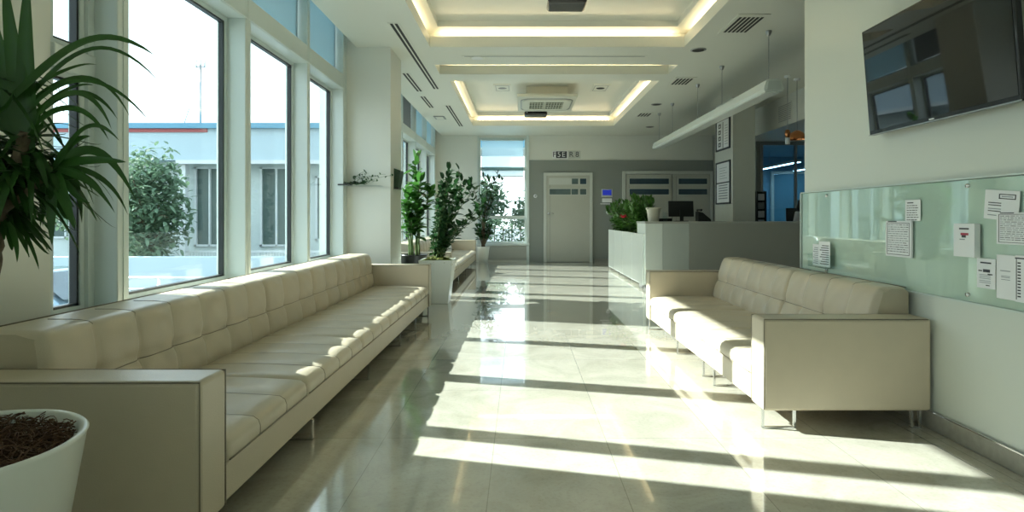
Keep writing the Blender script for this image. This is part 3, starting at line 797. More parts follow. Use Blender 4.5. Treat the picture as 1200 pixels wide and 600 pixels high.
# ------------------------------------------------------------------ glass panel and notices
t = empty('glass_panel', (XR, 2.72, 0), 'long pale green glass panel fixed to the right wall above the sofa', 'panel')
y0, y1 = .6-2.72, 4.93-2.72
m = MB().box(-.012, -.001, y0, y1, .765, 1.395); m.build('backing', back_green, t)
m = MB().rbox(-.021, -.014, y0, y1+.01, .764, 1.40, .002, 1); m.build('glass', panel_glass, t)
m = MB().box(-.023, -.0, y0, y1+.012, 1.40, 1.408); m.box(-.023, -.0, y0, y1+.012, .756, .764); m.box(-.023, 0, y1+.01, y1+.022, .76, 1.40); m.build('edge_trim', frame_w, t)
for yy in (y0+.3, y0+1.4, y0+2.5, y1-.4):
    for zz in (.80, 1.365): MB().lathe([(0, -.027), (.011, -.026), (.011, -.012)], (0, yy, zz), 14, axis='x').build('standoff_screw', chrome, t)
XG = XR-.0215
def note(px0, px1, py0, py1, label, style, tilt=0, off=0., thick=.002, name='paper_notice', cat='notice'):
    X = XG-off
    Ya = F*X/(px0-VX); Yb = F*X/(px1-VX)          # far, near
    Ym = (Ya+Yb)/2
    z1 = H-(py0-VY)*Ym/F; z0 = H-(py1-VY)*Ym/F
    w = Ya-Yb; h = z1-z0
    t = empty(name, (X, Ym, (z0+z1)/2), label, cat)
    t.rotation_euler = (R(tilt), 0, 0)
    MB().rbox(-thick, 0, -w/2, w/2, -h/2, h/2, min(.0008, thick*.4), 1).build('sheet', paper, t)
    rng = random.Random(int(px0)); m = MB(); x = -thick-.0006
    def bar(u0, u1, v0, v1, mi=0): m.box(x, -thick+.0001, w/2-u1*w, w/2-u0*w, h/2-v1*h, h/2-v0*h, mi)
    if style == 'list':
        bar(.15, .55, .12, .17); v = .26
        while v < .92:
            u = .12
            while u < .8: l = rng.uniform(.06, .2); bar(u, min(.88, u+l), v, v+.035); u += l+.04
            v += .11
    elif style == 'form':
        for a in ((.06, .94, .05, .065), (.06, .94, .93, .945)): bar(*a)
        bar(.06, .075, .05, .945); bar(.925, .94, .05, .945); bar(.1, .45, .0, .03); v = .1
        while v < .9:
            u = .1
            while u < .85: l = rng.uniform(.04, .16); bar(u, min(.9, u+l), v, v+.018, rng.randrange(2)); u += l+.025
            v += .062
    elif style == 'card':
        bar(.28, .74, .13, .18); bar(.35, .72, .28, .35, 2); bar(.4, .6, .35, .42, 0); bar(.3, .55, .46, .49, 1)
    elif style == 'leaflet':
        bar(.2, .78, .12, .17); bar(.1, .3, .4, .44); bar(.35, .72, .36, .46); bar(.6, .85, .5, .54)
        for v in (.54, .60, .66, .74, .80): bar(.15, .75, v, v+.02, 1)
        bar(.5, .7, .88, .91)
    elif style == 'letter':
        bar(.42, .9, .12, .15); bar(.42, .9, .26, .29); bar(.42, .45, .12, .29); bar(.87, .9, .12, .29); bar(.5, .82, .19, .22, 1)
        for v in (.42, .5, .62, .7, .84): bar(.12, .5, v, v+.03, rng.randrange(2))
    elif style == 'pale':
        bar(.2, .7, .35, .37, 1)
        for v in (.47, .5, .55): bar(.25, .68, v, v+.014, 1)
    elif style == 'calendar':
        bar(0, .95, .05, .08); bar(.04, .07, .05, .95)
        for k in range(12): bar(.1, .22, .15+k*.065, .18+k*.065)
        for k in range(9): bar(.35, .9, .18+k*.085, .195+k*.085, 1)
    m.build('printing', [ink, greyink, red_m], t)
    return t
note(1061, 1079, 234, 259, 'small white printed list on the glass panel above the framed form', 'list')
f = note(1040, 1070, 259, 301, 'white framed printed form on the glass panel below the small list', 'form', thick=.012, name='framed_notice')
note(1124, 1149, 262, 301, 'white box-like card with a dark title and red mark on the glass', 'card', thick=.03, name='card_box')
note(1154, 1195, 223, 258, 'tilted white letter at the top right of the glass panel', 'letter', tilt=5)
note(1168, 1216, 249, 287, 'wide white printed form overlapping the tilted letter on the glass', 'form', off=.006)
note(1145, 1167, 303, 338, 'white leaflet with dark heading at the lower right of the glass', 'leaflet')
note(1168, 1192, 299, 351, 'tall pale nearly blank sheet between leaflet and calendar page', 'pale', off=.003)
note(1190, 1222, 300, 356, 'calendar page with a column of dark marks at the right edge', 'calendar', off=.008)
# leaflet holder
t = empty('leaflet_holder', (XG-.0, 4.55, .82), 'clear holder with two leaflets at the far end of the glass panel', 'holder')
m = MB().box(-.06, 0, -.14, .14, 0, .008); m.box(-.063, -.06, -.14, .14, 0, .06); m.box(-.063, 0, -.143, -.14, 0, .10); m.box(-.063, 0, .14, .143, 0, .10); m.build('tray', acrylic, t)
for i, (ya, yb, hh_, rt) in enumerate(((-.13, .0, .19, 8), (.0, .13, .165, -8))):
    M = Matrix.Translation((-.035, (ya+yb)/2, .01)) @ Matrix.Rotation(R(rt), 4, 'Z')
    w = yb-ya
    m = MB().box(-.003, 0, -w/2, w/2, 0, hh_, M=M)
    for k in range(9): m.box(-.004, -.003, -w*.4, w*(.4-.3*((k*7) % 3)/3), hh_*(.1+k*.09), hh_*(.1+k*.09)+.006, 1, M=M)
    lo = m.build('leaflet', [paper, greyink if i else ink], None, t.location)
    tag(lo, ('left taller' if i == 0 else 'right shorter').replace('left', 'right-hand').replace('right-hand taller', 'taller').replace('right shorter', 'shorter')+' printed leaflet standing in the clear holder', 'leaflet')

# ------------------------------------------------------------------ reception desk
t = empty('reception_desk', (2.08, 9.95, 0), 'long reception counter with pale glossy front behind the right sofa', 'desk')
xs = [0, .29, .73, 3.2]
mats = [white_lam, plain('pale_grey_laminate', (.50, .55, .525), .15, coat=.4), beige_lam]
for i in range(3): MB().rbox(xs[i]+.001, xs[i+1]-.001, 0, .05, .08, 1.10, .003, 1).build('front_panel', mats[i], t)
MB().box(.0, .04, .05, .7, .08, 1.10).build('side_panel', white_lam, t)
MB().box(.03, 3.18, .02, .68, 0, .08).build('plinth', steel, t)
MB().rbox(-.01, 3.2, -.015, .72, 1.10, 1.135, .004, 2).build('countertop', plain('countertop_grey', (.42, .43, .40), .25), t)
t = empty('trough_planter', (2.08, 10.05, 0), 'long white glossy trough planter with flowers beside the reception counter', 'planter')
# starts just behind the counter's end panel
Lp = 3.95
MB().box(.0, .42, .62, Lp, .06, .90).build('trough', white_lam, t)
yy = [-.0, 1.0, 2.0, 3.0, 3.95]
for i in range(4): MB().rbox(-.02, .0, yy[i]+.004, yy[i+1]-.004, .06, .925, .004, 2).build('side_panel', white_lam, t)
MB().box(.02, .40, .64, Lp-.02, .90, .905).build('soil', soil_m, t)
for y in (.06, 1.3, 2.6, 3.88): MB().box(-.01, .02, y-.015, y+.015, 0, .06).build('leg', chrome, t)
rng = random.Random(61)
names = ['bushy green plant at the near end of the white trough', 'leafy green plant second from the near end of the white trough', 'leafy reddish green plant in the middle of the white trough', 'leafy green plant at the far end of the white trough']
for i, yc in enumerate((10.95, 11.8, 12.7, 13.5)):
    t = empty('trough_plant', (2.28, yc, .905), names[i], 'plant'); st = []
    for k in range(30):
        a = rng.uniform(0, 6.28); r = rng.uniform(.05, .30); tz = rng.uniform(.18, .62)
        ty = rng.uniform(-.42, .42)
        st.append([(rng.uniform(-.1, .1), ty*.7, 0), (r*math.cos(a)*.5, ty*.9, tz*.6), (r*math.cos(a)-.02, ty, tz)])
    shrub(t, st, rng, leaf_mix, stem_g, .16, .06, 20, .006, .05)
    if i == 2:
        m = MB()
        for k in range(14):
            a = rng.uniform(0, 6.28); broadleaf(m, Vector((.0, .1, .45)), Vector((math.cos(a), math.sin(a), rng.uniform(.2, 1))), .16, .06, rng, .2)
        m.build('tinted_leaves', leaf_mat('leaf_burgundy', (.10, .05, .035)), t, fix=False)
t = empty('red_flower', (2.06, 11.38, .905), 'red flower standing out on the aisle side of the trough', 'flower')
m = MB().tube([(.05, 0, 0), (0, 0, .2), (-.10, 0, .29)], .004, 6); m.build('stem', stem_g, t)
m = MB()
for k in range(18):
    a = k*2.399; broadleaf(m, Vector((-.10, 0, .29)), Vector((math.cos(a), math.sin(a), .3+.9*(k % 3)/2)), .09, .06, rng, .1)
m.build('petals', plain('red_petals', (.62, .02, .05), .5), t, fix=False)
# counter things
ZT = 1.135
t = empty('plant_pot', (2.28, 10.25, ZT), 'cream round pot standing on the left end of the counter', 'pot')
MB().lathe([(0, 0), (.085, 0), (.09, .01), (.115, .20), (.13, .205), (.13, .235), (.11, .235), (.10, .19), (0, .19)], n=32).build('pot', plain('cream_ceramic', (.62, .60, .50), .35), t)
m = MB(); rng = random.Random(5)
for k in range(30):
    a = rng.uniform(0, 6.28); broadleaf(m, Vector((rng.uniform(-.06, .06), rng.uniform(-.06, .06), .19)), Vector((math.cos(a), math.sin(a), .6)), .10, .03, rng, .3)
m.build('sprouts', leaf_dark, t, fix=False)
t = empty('card_holder', (2.47, 10.2, ZT), 'small clear card holder beside the cream pot on the counter', 'holder')
m = MB().box(-.04, .04, -.04, .04, 0, .006); m.box(-.04, .04, .03, .034, 0, .16); m.box(-.04, .04, -.03, -.027, 0, .10); m.build('holder', acrylic, t)
def monitor(name, loc, w, h, rz, rx, label, cat='monitor'):
    t = empty(name, loc, label, cat, rz=rz)
    M = Matrix.Translation((0, 0, .08)) @ Matrix.Rotation(R(rx), 4, 'X')
    MB().rbox(-w/2, w/2, -.03, .0, 0, h, .006, 2, M=M).build('housing', pot_b, t)
    MB().box(-w/2+.012, w/2-.012, .0, .003, .015, h-.012, M=M).build('screen', black_gl, t)
    m = MB().rbox(-.11, .11, -.08, .08, 0, .012, .004, 1); m.box(-.03, .03, -.05, -.025, 0, .2); m.build('stand', pot_b, t)
    return t
monitor('computer_monitor', (2.76, 10.28, ZT), .44, .27, R(4), -6, 'black computer monitor seen from behind on the reception counter')
t = empty('desk_telephone', (3.11, 10.2, ZT), 'black sloping desk telephone right of the monitor on the counter', 'telephone')
m = MB().prism([(-.10, 0), (.12, 0), (.12, .03), (-.02, .15), (-.10, .17)], 'y', -.09, .09); m.build('base', pot_b, t, bevel=.008)
m = MB().tube([(-.06, -.11, .19), (-.03, -.05, .20), (-.03, .05, .20), (-.06, .11, .19)], [.02, .014, .014, .02], 10); m.build('handset', black_gl, t)
t = empty('desk_tray', (2.505, 10.48, ZT), 'low black tray between the pot and monitor on the counter', 'tray')
m = MB().box(-.12, .12, -.12, .12, 0, .008)
for q in ((-.12, -.114, -.12, .12), (.114, .12, -.12, .12), (-.12, .12, -.12, -.114), (-.12, .12, .114, .12)): m.box(*q, 0, .05)
m.build('tray', pot_b, t)

# column behind the desk and its posters
struct(MB().box(3.91, 4.32, 11.0, 12.0, 0, ZC).build('column_reception', plain('column_paint', (.55, .57, .52), .45)), 'square column behind the reception counter', 'column')
def poster(z0, z1, ya, yb, label, kind):
    t = empty('framed_poster', (3.91, (ya+yb)/2, (z0+z1)/2), label, 'poster'); w = yb-ya; h = z1-z0
    m = MB(); f = .03
    for q in ((-w/2, -w/2+f, -h/2, h/2), (w/2-f, w/2, -h/2, h/2), (-w/2, w/2, -h/2, -h/2+f), (-w/2, w/2, h/2-f, h/2)): m.box(-.025, 0, *q)
    if kind: m.box(-.02, 0, -w/2, w/2, -.012, .012)
    m.build('frame', ink, t)
    MB().box(-.012, -.002, -w/2+f, w/2-f, -h/2+f, h/2-f).build('paper', paper, t)
    m = MB(); rng = random.Random(kind)
    if kind:
        for k in range(6): m.box(-.0135, -.012, -.25, .25, -.06-k*.05, -.04-k*.05, 1)
        for k in range(5): m.box(-.0135, -.012, -.22+.1*(k % 2), .2, .08+k*.05, .088+k*.05, 1)
    else:
        m.box(-.0135, -.012, -.02, .01, -.26, .24)
        for k in range(4): m.box(-.0135, -.012, .12, .25, -.22+k*.12, -.14+k*.12); m.box(-.014, -.0135, .155, .215, -.20+k*.12, -.165+k*.12, 2)
        for k in range(8): m.box(-.0135, -.012, -.26, -.10, -.2+k*.05, -.19+k*.05, 1)
    m.build('printing', [ink, greyink, paper], t)
poster(2.50, 3.10, 11.12, 11.90, 'upper black framed poster with symbols on the reception column', 0)
poster(1.46, 2.28, 11.10, 11.90, 'lower black framed poster with text block on the reception column', 1)

# ------------------------------------------------------------------ pendant lamps
t = empty('linear_pendant_lamp', (2.95, 9.9, 2.67), 'long white linear pendant lamp hanging over the reception counter', 'lamp')
m = MB().prism([(-.10, .0), (.10, .0), (.12, .03), (.09, .13), (.05, .15), (-.05, .15), (-.09, .13), (-.12, .03)], 'y', -2.95, 2.95); m.build('housing', white_lam, t, bevel=.004)
MB().box(-.085, .085, -2.9, 2.9, -.006, .001).build('diffuser', plain('pendant_diffuser', (.75, .8, .77), .3), t)
MB().prism([(-.085, .02), (.085, .02), (.07, .12), (-.07, .12)], 'y', -2.962, -2.95).build('end_cap', frame_w, t)
for dy in (-2.8, -1.15, .05, 1.7, 2.8):
    m = MB().tube([(.0, dy, .15), (0, dy, ZC-2.67)], .0035, 6); c_ = m.build('suspension_cable', steel, t)
    MB().lathe([(0, -.06), (.02, -.055), (.035, -.02), (.035, 0)], (0, dy, ZC-2.67), 14).build('ceiling_mount', steel, c_)
for i, (x, y) in enumerate(((4.18, 9.35), (4.42, 9.55))):
    t = empty('pendant_spotlight', (x, y, 2.35), ('small white cylinder pendant with copper joint hanging by the tall white wall edge', 'copper reflector pendant half hidden behind the tall white wall edge')[i], 'lamp')
    MB().tube([(0, 0, .2), (0, 0, ZC-2.35)], .006, 8).build('stem', steel, t)
    MB().lathe([(0, ZC-2.35-.03), (.05, ZC-2.35-.03), (.05, ZC-2.35)], (0, 0, 0), 18).build('canopy', paper, t)
    if i == 0:
        MB().lathe([(0, 0), (.035, 0), (.035, .10), (0, .10)], n=20).build('lamp_cylinder', paper, t); MB().lathe([(.0, .10), (.03, .1), (.045, .16), (.03, .22), (0, .23)], n=20).build('joint', copper, t)
    else: MB().lathe([(.15, .10), (.145, .14), (.10, .20), (.04, .24), (0, .25)], n=28).build('reflector', copper, t)
t = empty('linear_pendant_lamp', (6.2, 14.6, 2.44), 'cool lit linear pendant lamp inside the blue back office', 'lamp')
MB().rbox(-.06, .06, -1.3, 1.3, 0, .06, .006, 2).build('housing', white_lam, t); MB().box(-.05, .05, -1.28, 1.28, -.008, .001).build('diffuser', office_led, t)
for dy in (-1.0, .3, 1.1): MB().tube([(0, dy, .06), (0, dy, .40)], .004, 6).build('suspension_cable', steel, t)
t = empty('linear_pendant_lamp', (7.3, 14.6, 2.44), 'second cool linear pendant lamp deeper in the blue back office', 'lamp')
MB().rbox(-.06, .06, -1.3, 1.3, 0, .06, .006, 2).build('housing', white_lam, t); MB().box(-.05, .05, -1.28, 1.28, -.008, .001).build('diffuser', office_led, t)
for dy in (-1.0, .3, 1.1): MB().tube([(0, dy, .06), (0, dy, .40)], .004, 6).build('suspension_cable', steel, t)

# back office things
xwindow(6.75, 7.75, .9, 2.45, YF-.04, fw=.07)
MB_ = MB().box(5.32, XE, 13.195, 13.205, 0, 2.8); struct(MB_.build('window_%d' % wn, glass('office_glass', (.75, .9, .97), 1.45))); wn += 1
t = empty('magazine_rack', (5.05, 12.6, 0), 'tall narrow magazine rack beside the reception column', 'rack')
m = MB().box(-.10, -.08, -.1, .1, 0, 1.75); m.box(.08, .10, -.1, .1, 0, 1.75); m.box(-.1, .1, .08, .1, 0, 1.75); m.build('frame', pot_b, t)
for k in range(8): MB().box(-.07, .07, -.06-.01*(k % 2), -.05, .3+k*.18, .44+k*.18, M=Matrix.Translation((0, 0, 0))).build('magazine', paper if k % 2 else steel, t)
for (x, y, rz, l) in ((5.33, 11.95, 25, 'white and black office chair behind the counter, front one'), ):
    t = empty('office_chair', (x, y, 0), l, 'chair', rz=R(rz))
    MB().lathe([(0, .05), (.03, .05), (.03, .42), (0, .42)], n=12).build('column', chrome, t)
    for k in range(5):
        a = k*2*math.pi/5; MB().tube([(0, 0, .08), (.3*math.cos(a), .3*math.sin(a), .05)], [.022, .014], 8).build('leg', pot_b, t)
        MB().lathe([(0, -.012), (.03, -.012), (.03, .012), (0, .012)], (.3*math.cos(a), .3*math.sin(a), .03), 12, axis='y').build('caster', pot_b, t)
    MB().rbox(-.24, .24, -.24, .24, .42, .50, .03, 3).build('seat', pot_b, t)
    M = Matrix.Translation((0, -.22, .62)) @ Matrix.Rotation(R(14), 4, 'X')
    MB().rbox(-.22, .22, -.03, .03, 0, .72, .028, 3, M=M).build('backrest', paper, t)
    MB().rbox(-.20, .20, -.03, .03, .74, .95, .028, 3, M=M).build('headrest', pot_b, t)
    for sx in (-1, 1): m = MB().tube([(sx*.25, -.1, .46), (sx*.29, -.1, .68), (sx*.29, .18, .70)], .016, 8); m.build('armrest', pot_b, t)
t = empty('office_desk', (6.16, 12.5, 0), 'dark office desk behind the reception counter by the wall edge', 'desk')
MB().rbox(-.5, .6, -.4, .4, .98, 1.02, .004, 1).build('desktop', pot_b, t)
for sx in (-.47, .57): MB().box(sx-.02, sx+.02, -.36, .36, 0, .98).build('side_panel', paper, t)
monitor('computer_monitor', (5.85, 12.6, 1.02), .5, .3, 0, -4, 'black computer monitor on the back office desk')
t = empty('storage_cabinet', (4.72, 12.8, 0), 'dark cabinet partly hidden behind the reception column', 'cabinet')
MB().rbox(-.18, .18, -.2, .2, 0, 1.6, .005, 1).build('body', pot_b, t); MB().rbox(-.17, .17, -.22, -.2, .05, 1.55, .004, 1).build('door', black_gl, t)

# ------------------------------------------------------------------ ceiling fittings
def cassette(yc, z, label):
    t = empty('ceiling_air_conditioner', (.51, yc, z), label, 'air conditioner')
    top = (ZC+.225+.08)-z if z > 0 else .1
    m = MB().rbox(-.57, .57, -.78, .78, 0, .06, .012, 2); m.box(-.40, .40, -.5, .6, .06, top); m.build('body', cassette_m, t)
    m = MB(); ring = []
    rim = MB()
    def rr(w, h, r, n=6):
        P = []
        for (cx, cy, a0) in ((w-r, h-r, 0), (-w+r, h-r, 90), (-w+r, -h+r, 180), (w-r, -h+r, 270)):
            for k in range(n+1):
                a = R(a0+90*k/n); P.append((cx+r*math.cos(a), cy+r*math.sin(a)))
        return P
    P = rr(.50, .60, .2); rim.tube([(p[0], p[1], -.002) for p in P]+[(P[0][0], P[0][1], -.002)], .012, 6); rim.build('outlet_gasket', steel, t)
    P = rr(.46, .55, .16); m.prism(P, 'z', -.02, 0); m.build('face_panel', cassette_m, t)
    g = MB()
    g.box(-.33, -.05, -.34, .34, -.026, -.018); g.box(-.02, .33, -.34, .34, -.026, -.018); g.build('intake_grille', plain('grille_olive_grey', (.10, .11, .07), .6), t)
    g = MB()
    for k in range(13): g.box(-.34+k*.054, -.33+k*.054, -.34, .34, -.034, -.026)
    for k in range(4): g.box(-.34, .34, -.3+k*.2, -.29+k*.2, -.034, -.026)
    g.build('grille_bars', cassette_m, t)
    return t
cassette(12.0, 3.47, 'white ceiling cassette air conditioner in the far ceiling recess')
cassette(5.55, 3.56, 'white ceiling cassette air conditioner above the camera in the near recess')
def dome(x, y, z, w, label, top):
    t = empty('ceiling_device', (x, y, z), label, 'device')
    MB().rbox(-w/2, w/2, -w*.4, w*.4, 0, .085, .035, 4).build('body', black_gl, t)
    MB().tube([(0, 0, .08), (0, 0, top-z)], .03, 10).build('mount', steel, t)
    MB().lathe([(0, 0), (.012, 0), (.012, .01)], (-w*.38, -w*.4-.001, .05), 12, axis='y').build('indicator', paper, t)
dome(.51, 6.62, 3.53, .43, 'black rounded device under the near ceiling recess at the top edge', ZC+.305)
dome(.33, 13.1, 3.42, .50, 'black flat device behind the far ceiling cassette', ZC+.305)
def slotdiff(X, y0, y1, label, w=.10):
    t = empty('slot_diffuser', (X, (y0+y1)/2, ZC), label, 'diffuser')
    L_ = (y1-y0)/2
    MB().rbox(-w/2-.02, w/2+.02, -L_, L_, -.006, 0, .002, 1).build('frame', ceil_w, t)
    for s in (-1, 1): MB().box(s*w*.27-.016, s*w*.27+.016, -L_+.02, L_-.02, -.008, -.005).build('slot', dark_slot, t)
slotdiff(-1.45, 6.8, 10.3, 'longest double slot air diffuser in the left ceiling')
slotdiff(-1.77, 9.15, 10.5, 'short double slot diffuser beside the longest one, nearer the windows')
slotdiff(-1.79, 10.9, 12.05, 'smallest double slot diffuser nearest the windows on the left ceiling')
slotdiff(-1.44, 11.8, 14.5, 'double slot diffuser at the far end of the left ceiling')
t = empty('linear_slot', (.47, 8.21, ZC), 'thin crosswise ceiling slot between the near recess and the narrow one', 'diffuser')
MB().rbox(-1.28, 1.28, -.035, .035, -.006, 0, .002, 1).build('frame', ceil_w, t); MB().box(-1.24, 1.24, -.012, .012, -.008, -.005).build('slot', steel, t)
def grille(X, Y, w, d, z, label, n=6, mat=dark_slot, cross=False):
    t = empty('ceiling_vent', (X, Y, z), label, 'vent')
    MB().rbox(-w/2, w/2, -d/2, d/2, -.012, 0, .004, 1).build('frame', ceil_w, t)
    m = MB()
    for k in range(n):
        u = -w*.4+w*.8*(k+.5)/n; m.box(u-w*.8/n*.3, u+w*.8/n*.3, -d*.38, d*.38, -.015, -.011)
    m.build('louvres', mat, t)
grille(2.55, 6.85, .36, .70, ZC, 'square ceiling vent with dark louvres nearest the television')
grille(2.62, 9.7, .34, .55, ZC, 'second square ceiling vent right of the narrow recess', 5)
grille(2.66, 12.84, .32, .5, ZC, 'small ceiling vent right of the far recess', 4)
grille(.62, 10.3, .78, .5, ZC+.225+.08, 'white toothed grille in the far recess before the air conditioner', 22, steel)
for x, l in ((-.35, 'left'), (1.55, 'right')):
    t = empty('ceiling_speaker', (x, 11.6, ZC+.305), 'small square speaker fitting %s of the far ceiling air conditioner' % l, 'speaker')
    MB().rbox(-.17, .17, -.3, .3, -.015, 0, .005, 1).build('frame', ceil_w, t)
    MB().lathe([(0, -.024), (.07, -.022), (.09, -.012)], (0, 0, 0), 20).build('cone', dark_slot if l == 'right' else steel, t)
    m = MB()
    for q in ((-.13, .13, -.24, -.225), (-.13, .13, .225, .24), (-.13, -.12, -.24, .24), (.12, .13, -.24, .24)): m.box(*q, -.018, -.013)
    m.build('gasket', steel, t)
t = empty('ceiling_speaker', (-1.79, 13.25, ZC), 'tiny square fitting in the left ceiling near the far slots', 'speaker')
MB().rbox(-.12, .12, -.2, .2, -.012, 0, .004, 1).build('frame', steel, t); MB().box(-.08, .08, -.14, .14, -.016, -.011).build('face', ceil_w, t)
for x, y, l in ((2.66, 11.7, 'oval ceiling downlight between two right ceiling vents'), (3.16, 14.6, 'round ceiling downlight above the double doors'), (-.6, 8.3, 'round ceiling downlight left of the crosswise slot'), (2.35, 7.9, 'small dark sensor in ceiling right of the near recess')):
    t = empty('ceiling_downlight', (x, y, ZC), l, 'downlight')
    MB().lathe([(.08, -.01), (.10, -.008), (.105, 0)], n=24).build('ring', ceil_w if x < 0 else steel, t); MB().lathe([(0, -.004), (.08, -.009)], n=24).build('lens', paper if x < 0 else dark_slot, t)
# soffit vent
t = empty('wall_vent', (4.83, 10.9, 3.12), 'square louvred vent on the soffit over the back office', 'vent')
MB().rbox(-.012, 0, -.28, .28, -.17, .17, .004, 1).build('frame', wall_w, t)
m = MB()
for k in range(9): m.box(-.016, -.011, -.25, .25, -.15+k*.034, -.135+k*.034)
m.build('louvres', steel, t)

# ------------------------------------------------------------------ outside
o = struct(MB().box(-70, 40, -30, 120, -1.2, -1.0).build('ground', street_m))
struct(MB().box(-2.75, XE, YB-.2, YF+.3, -1.0, -.15).build('floor_base', fac_w))
GB = -1.0
t = empty('neighbour_building', (-16, 26, GB), 'pale blue-grey low building across the yard seen through left windows', 'building')
def bl(mb, name, mat, par=t): 
    mb.v = [(v[0]+16, v[1]-26, v[2]-GB) for v in mb.v]
    return mb.build(name, mat, par)
fac = MB(); slab(fac, -34, -5.5, GB, 4.9, 26, 26.3, [(-14.15, -12.85, -.05, 3.4), (-11.3, -9.9, -.05, 3.4), (-21, -18.5, .3, 3.0), (-26, -23, .3, 3.0), (-8.9, -7.4, .2, 3.0)], 'xz'); fac.box(-34, -5.5, 26.3, 34, GB, 4.85)
bl(fac, 'wall', fac_w)
bl(MB().box(-34.3, -5.2, 25.0, 34.2, 4.95, 5.17), 'roof', fac_blue)
bl(MB().box(-34.2, -5.3, 25.2, 26, 3.62, 4.95), 'fascia', fac_bl)
bl(MB().box(-22, -13.2, 25.14, 25.2, 4.80, 4.95), 'red_stripe', fac_red)
bl(MB().box(-14.5, -5.3, 25.1, 25.25, 3.46, 3.62), 'cornice', rail_m)
bl(MB().box(-14.45, -14.2, 25.3, 25.6, GB, 3.5), 'pillar', rail_m)
for a, b, c, d in ((-14.15, -12.85, -.05, 3.4), (-11.3, -9.9, -.05, 3.4), (-21, -18.5, .3, 3.0), (-26, -23, .3, 3.0), (-8.9, -7.4, .2, 3.0)):
    m = MB()
    for q in ((a, a+.08, c, d), (b-.08, b, c, d), (a, b, c, c+.08), (a, b, d-.08, d), ((a+b)/2-.03, (a+b)/2+.03, c, d)): m.box(q[0], q[1], 25.9, 26.02, q[2], q[3])
    w = bl(m, 'window', rail_m)
    m = MB(); zz = c+.1
    while zz < d-.1: m.box(a+.08, b-.08, 26.03, 26.06, zz, zz+.07); zz += .09
    m.box(a+.08, b-.08, 26.06, 26.08, c+.08, d-.08)
    m.v = [(v[0]+16, v[1]-26, v[2]-GB) for v in m.v]; m.build('shutter', shutter, w)
t = empty('roof_mast', (-15, 28, 4.87), 'thin grey antenna mast on the neighbour roof', 'mast')
MB().tube([(0, 0, -.0), (0, 0, 3.5)], .05, 8).build('pole', steel, t)
m = MB()
for x in (-.2, 0, .2): m.tube([(x, 0, 3.35), (x, 0, 3.7)], .03, 6)
m.tube([(-.2, 0, 3.4), (.2, 0, 3.4)], .03, 6); m.build('antenna', steel, t)
MB().tube([(0, 0, 3.1), (-1.0, 0, .0)], .02, 6).build('stay', steel, t)
# yard walls and railing
o = MB().rbox(-20, -6.8, 18.0, 18.25, GB, .02, .02, 1).build('yard_wall', fac_bl); tag(o, 'low pale blue garden wall across the yard', 'wall')
t = empty('handrail', (-6, 10.4, GB), 'pipe railing with three horizontal bars outside the second window', 'railing')
for z in (.75, .95, 1.15): MB().tube([(-1.6, 0, z), (1.0, 0, z)], .025, 8).build('bar', rail_m, t)
for x in (-1.6, -.3, 1.0): MB().tube([(x, 0, 0), (x, 0, 1.17)], .025, 8).build('post', rail_m, t)
t = empty('balcony_railing', (-8.5, 20.5, GB), 'white barred railing before the neighbour building seen through right panes', 'railing')
MB().box(-3, 2.5, -.03, .03, 1.0, 1.06).build('top_rail', rail_m, t); MB().box(-3, 2.5, -.02, .02, .1, .14).build('bottom_rail', rail_m, t)
m = MB()
for k in range(56): m.box(-3+k*.1, -2.975+k*.1, -.012, .012, .12, 1.0)
m.build('bars', rail_m, t)
# unseen post added outside the first tall window, casts a floor shadow band
o = struct(MB().rbox(-2.86, -2.70, 3.86, 4.0, GB, 4.9, .01, 1).build('shadow_post', frame_w), 'slim unseen post added behind the first window mullion to cast a floor shadow', 'post')
o = struct(MB().rbox(-3.5, -3.15, 3.1, 3.62, GB, 4.9, .01, 1).build('sun_block_pier', fac_w), 'unseen exterior pier added to block sun from the narrow casement window', 'pier')  # added out of view, keeps the casement's sun strip off the floor
# trees
def tree(x, y, z0, zc, rx, rz, n, label, seed, mat=leaf_out, ls=.24):
    rng = random.Random(seed); t = empty('garden_tree', (x, y, z0), label, 'tree')
    m = MB(); m.tube([(0, 0, 0), (.05, 0, (zc-z0)*.5), (0, .05, zc-z0)], [.12, .09, .05], 8)
    for k in range(9):
        a = rng.uniform(0, 6.28); m.tube([(0, 0, (zc-z0)*rng.uniform(.5, .95)), (rx*.6*math.cos(a), rx*.6*math.sin(a), zc-z0+rng.uniform(-.4, .6)*rz)], [.04, .015], 6)
    m.build('trunk', bark, t); lf = MB()
    for k in range(n):
        a, b = rng.uniform(0, 6.28), math.acos(rng.uniform(-1, 1)); r = rng.uniform(.45, 1)*(1+.18*math.sin(a*3+seed)*math.sin(b*4))
        p = Vector((rx*r*math.sin(b)*math.cos(a), rx*r*math.sin(b)*math.sin(a), zc-z0+rz*r*math.cos(b)))
        d = Vector((rng.uniform(-1, 1), rng.uniform(-1, 1), rng.uniform(-.6, .8)))
        broadleaf(lf, p, d, ls*rng.uniform(.6, 1.3), ls*.5, rng, .2)
    lf.build('crown', mat, t, fix=False)
tree(-12.1, 19.5, GB, 1.5, 1.2, 2.0, 3200, 'loose green garden tree seen through the first tall window', 1)
tree(-14.0, 21.5, GB, 1.2, 1.2, 2.0, 2000, 'darker tree beside the loose garden tree, nearer the window frame', 2)
tree(-16.5, 22.5, GB, 1.6, 1.1, 1.3, 1000, 'tree glimpsed through the narrow casement window', 6)
tree(-1.7, 23.5, GB, 1.7, 1.2, 1.1, 1800, 'green tree outside the far window, left one', 3); tree(.7, 24, GB, 1.3, 1.1, .9, 1400, 'green tree outside the far window, right one', 4)
tree(-3.2, 30, GB, 2.3, 1.8, 1.5, 1500, 'tree at the right end of the neighbour building', 5)
t = empty('hedge', (-.4, 20.5, GB), 'clipped green hedge outside the far window', 'hedge'); rng = random.Random(8)
m = MB()
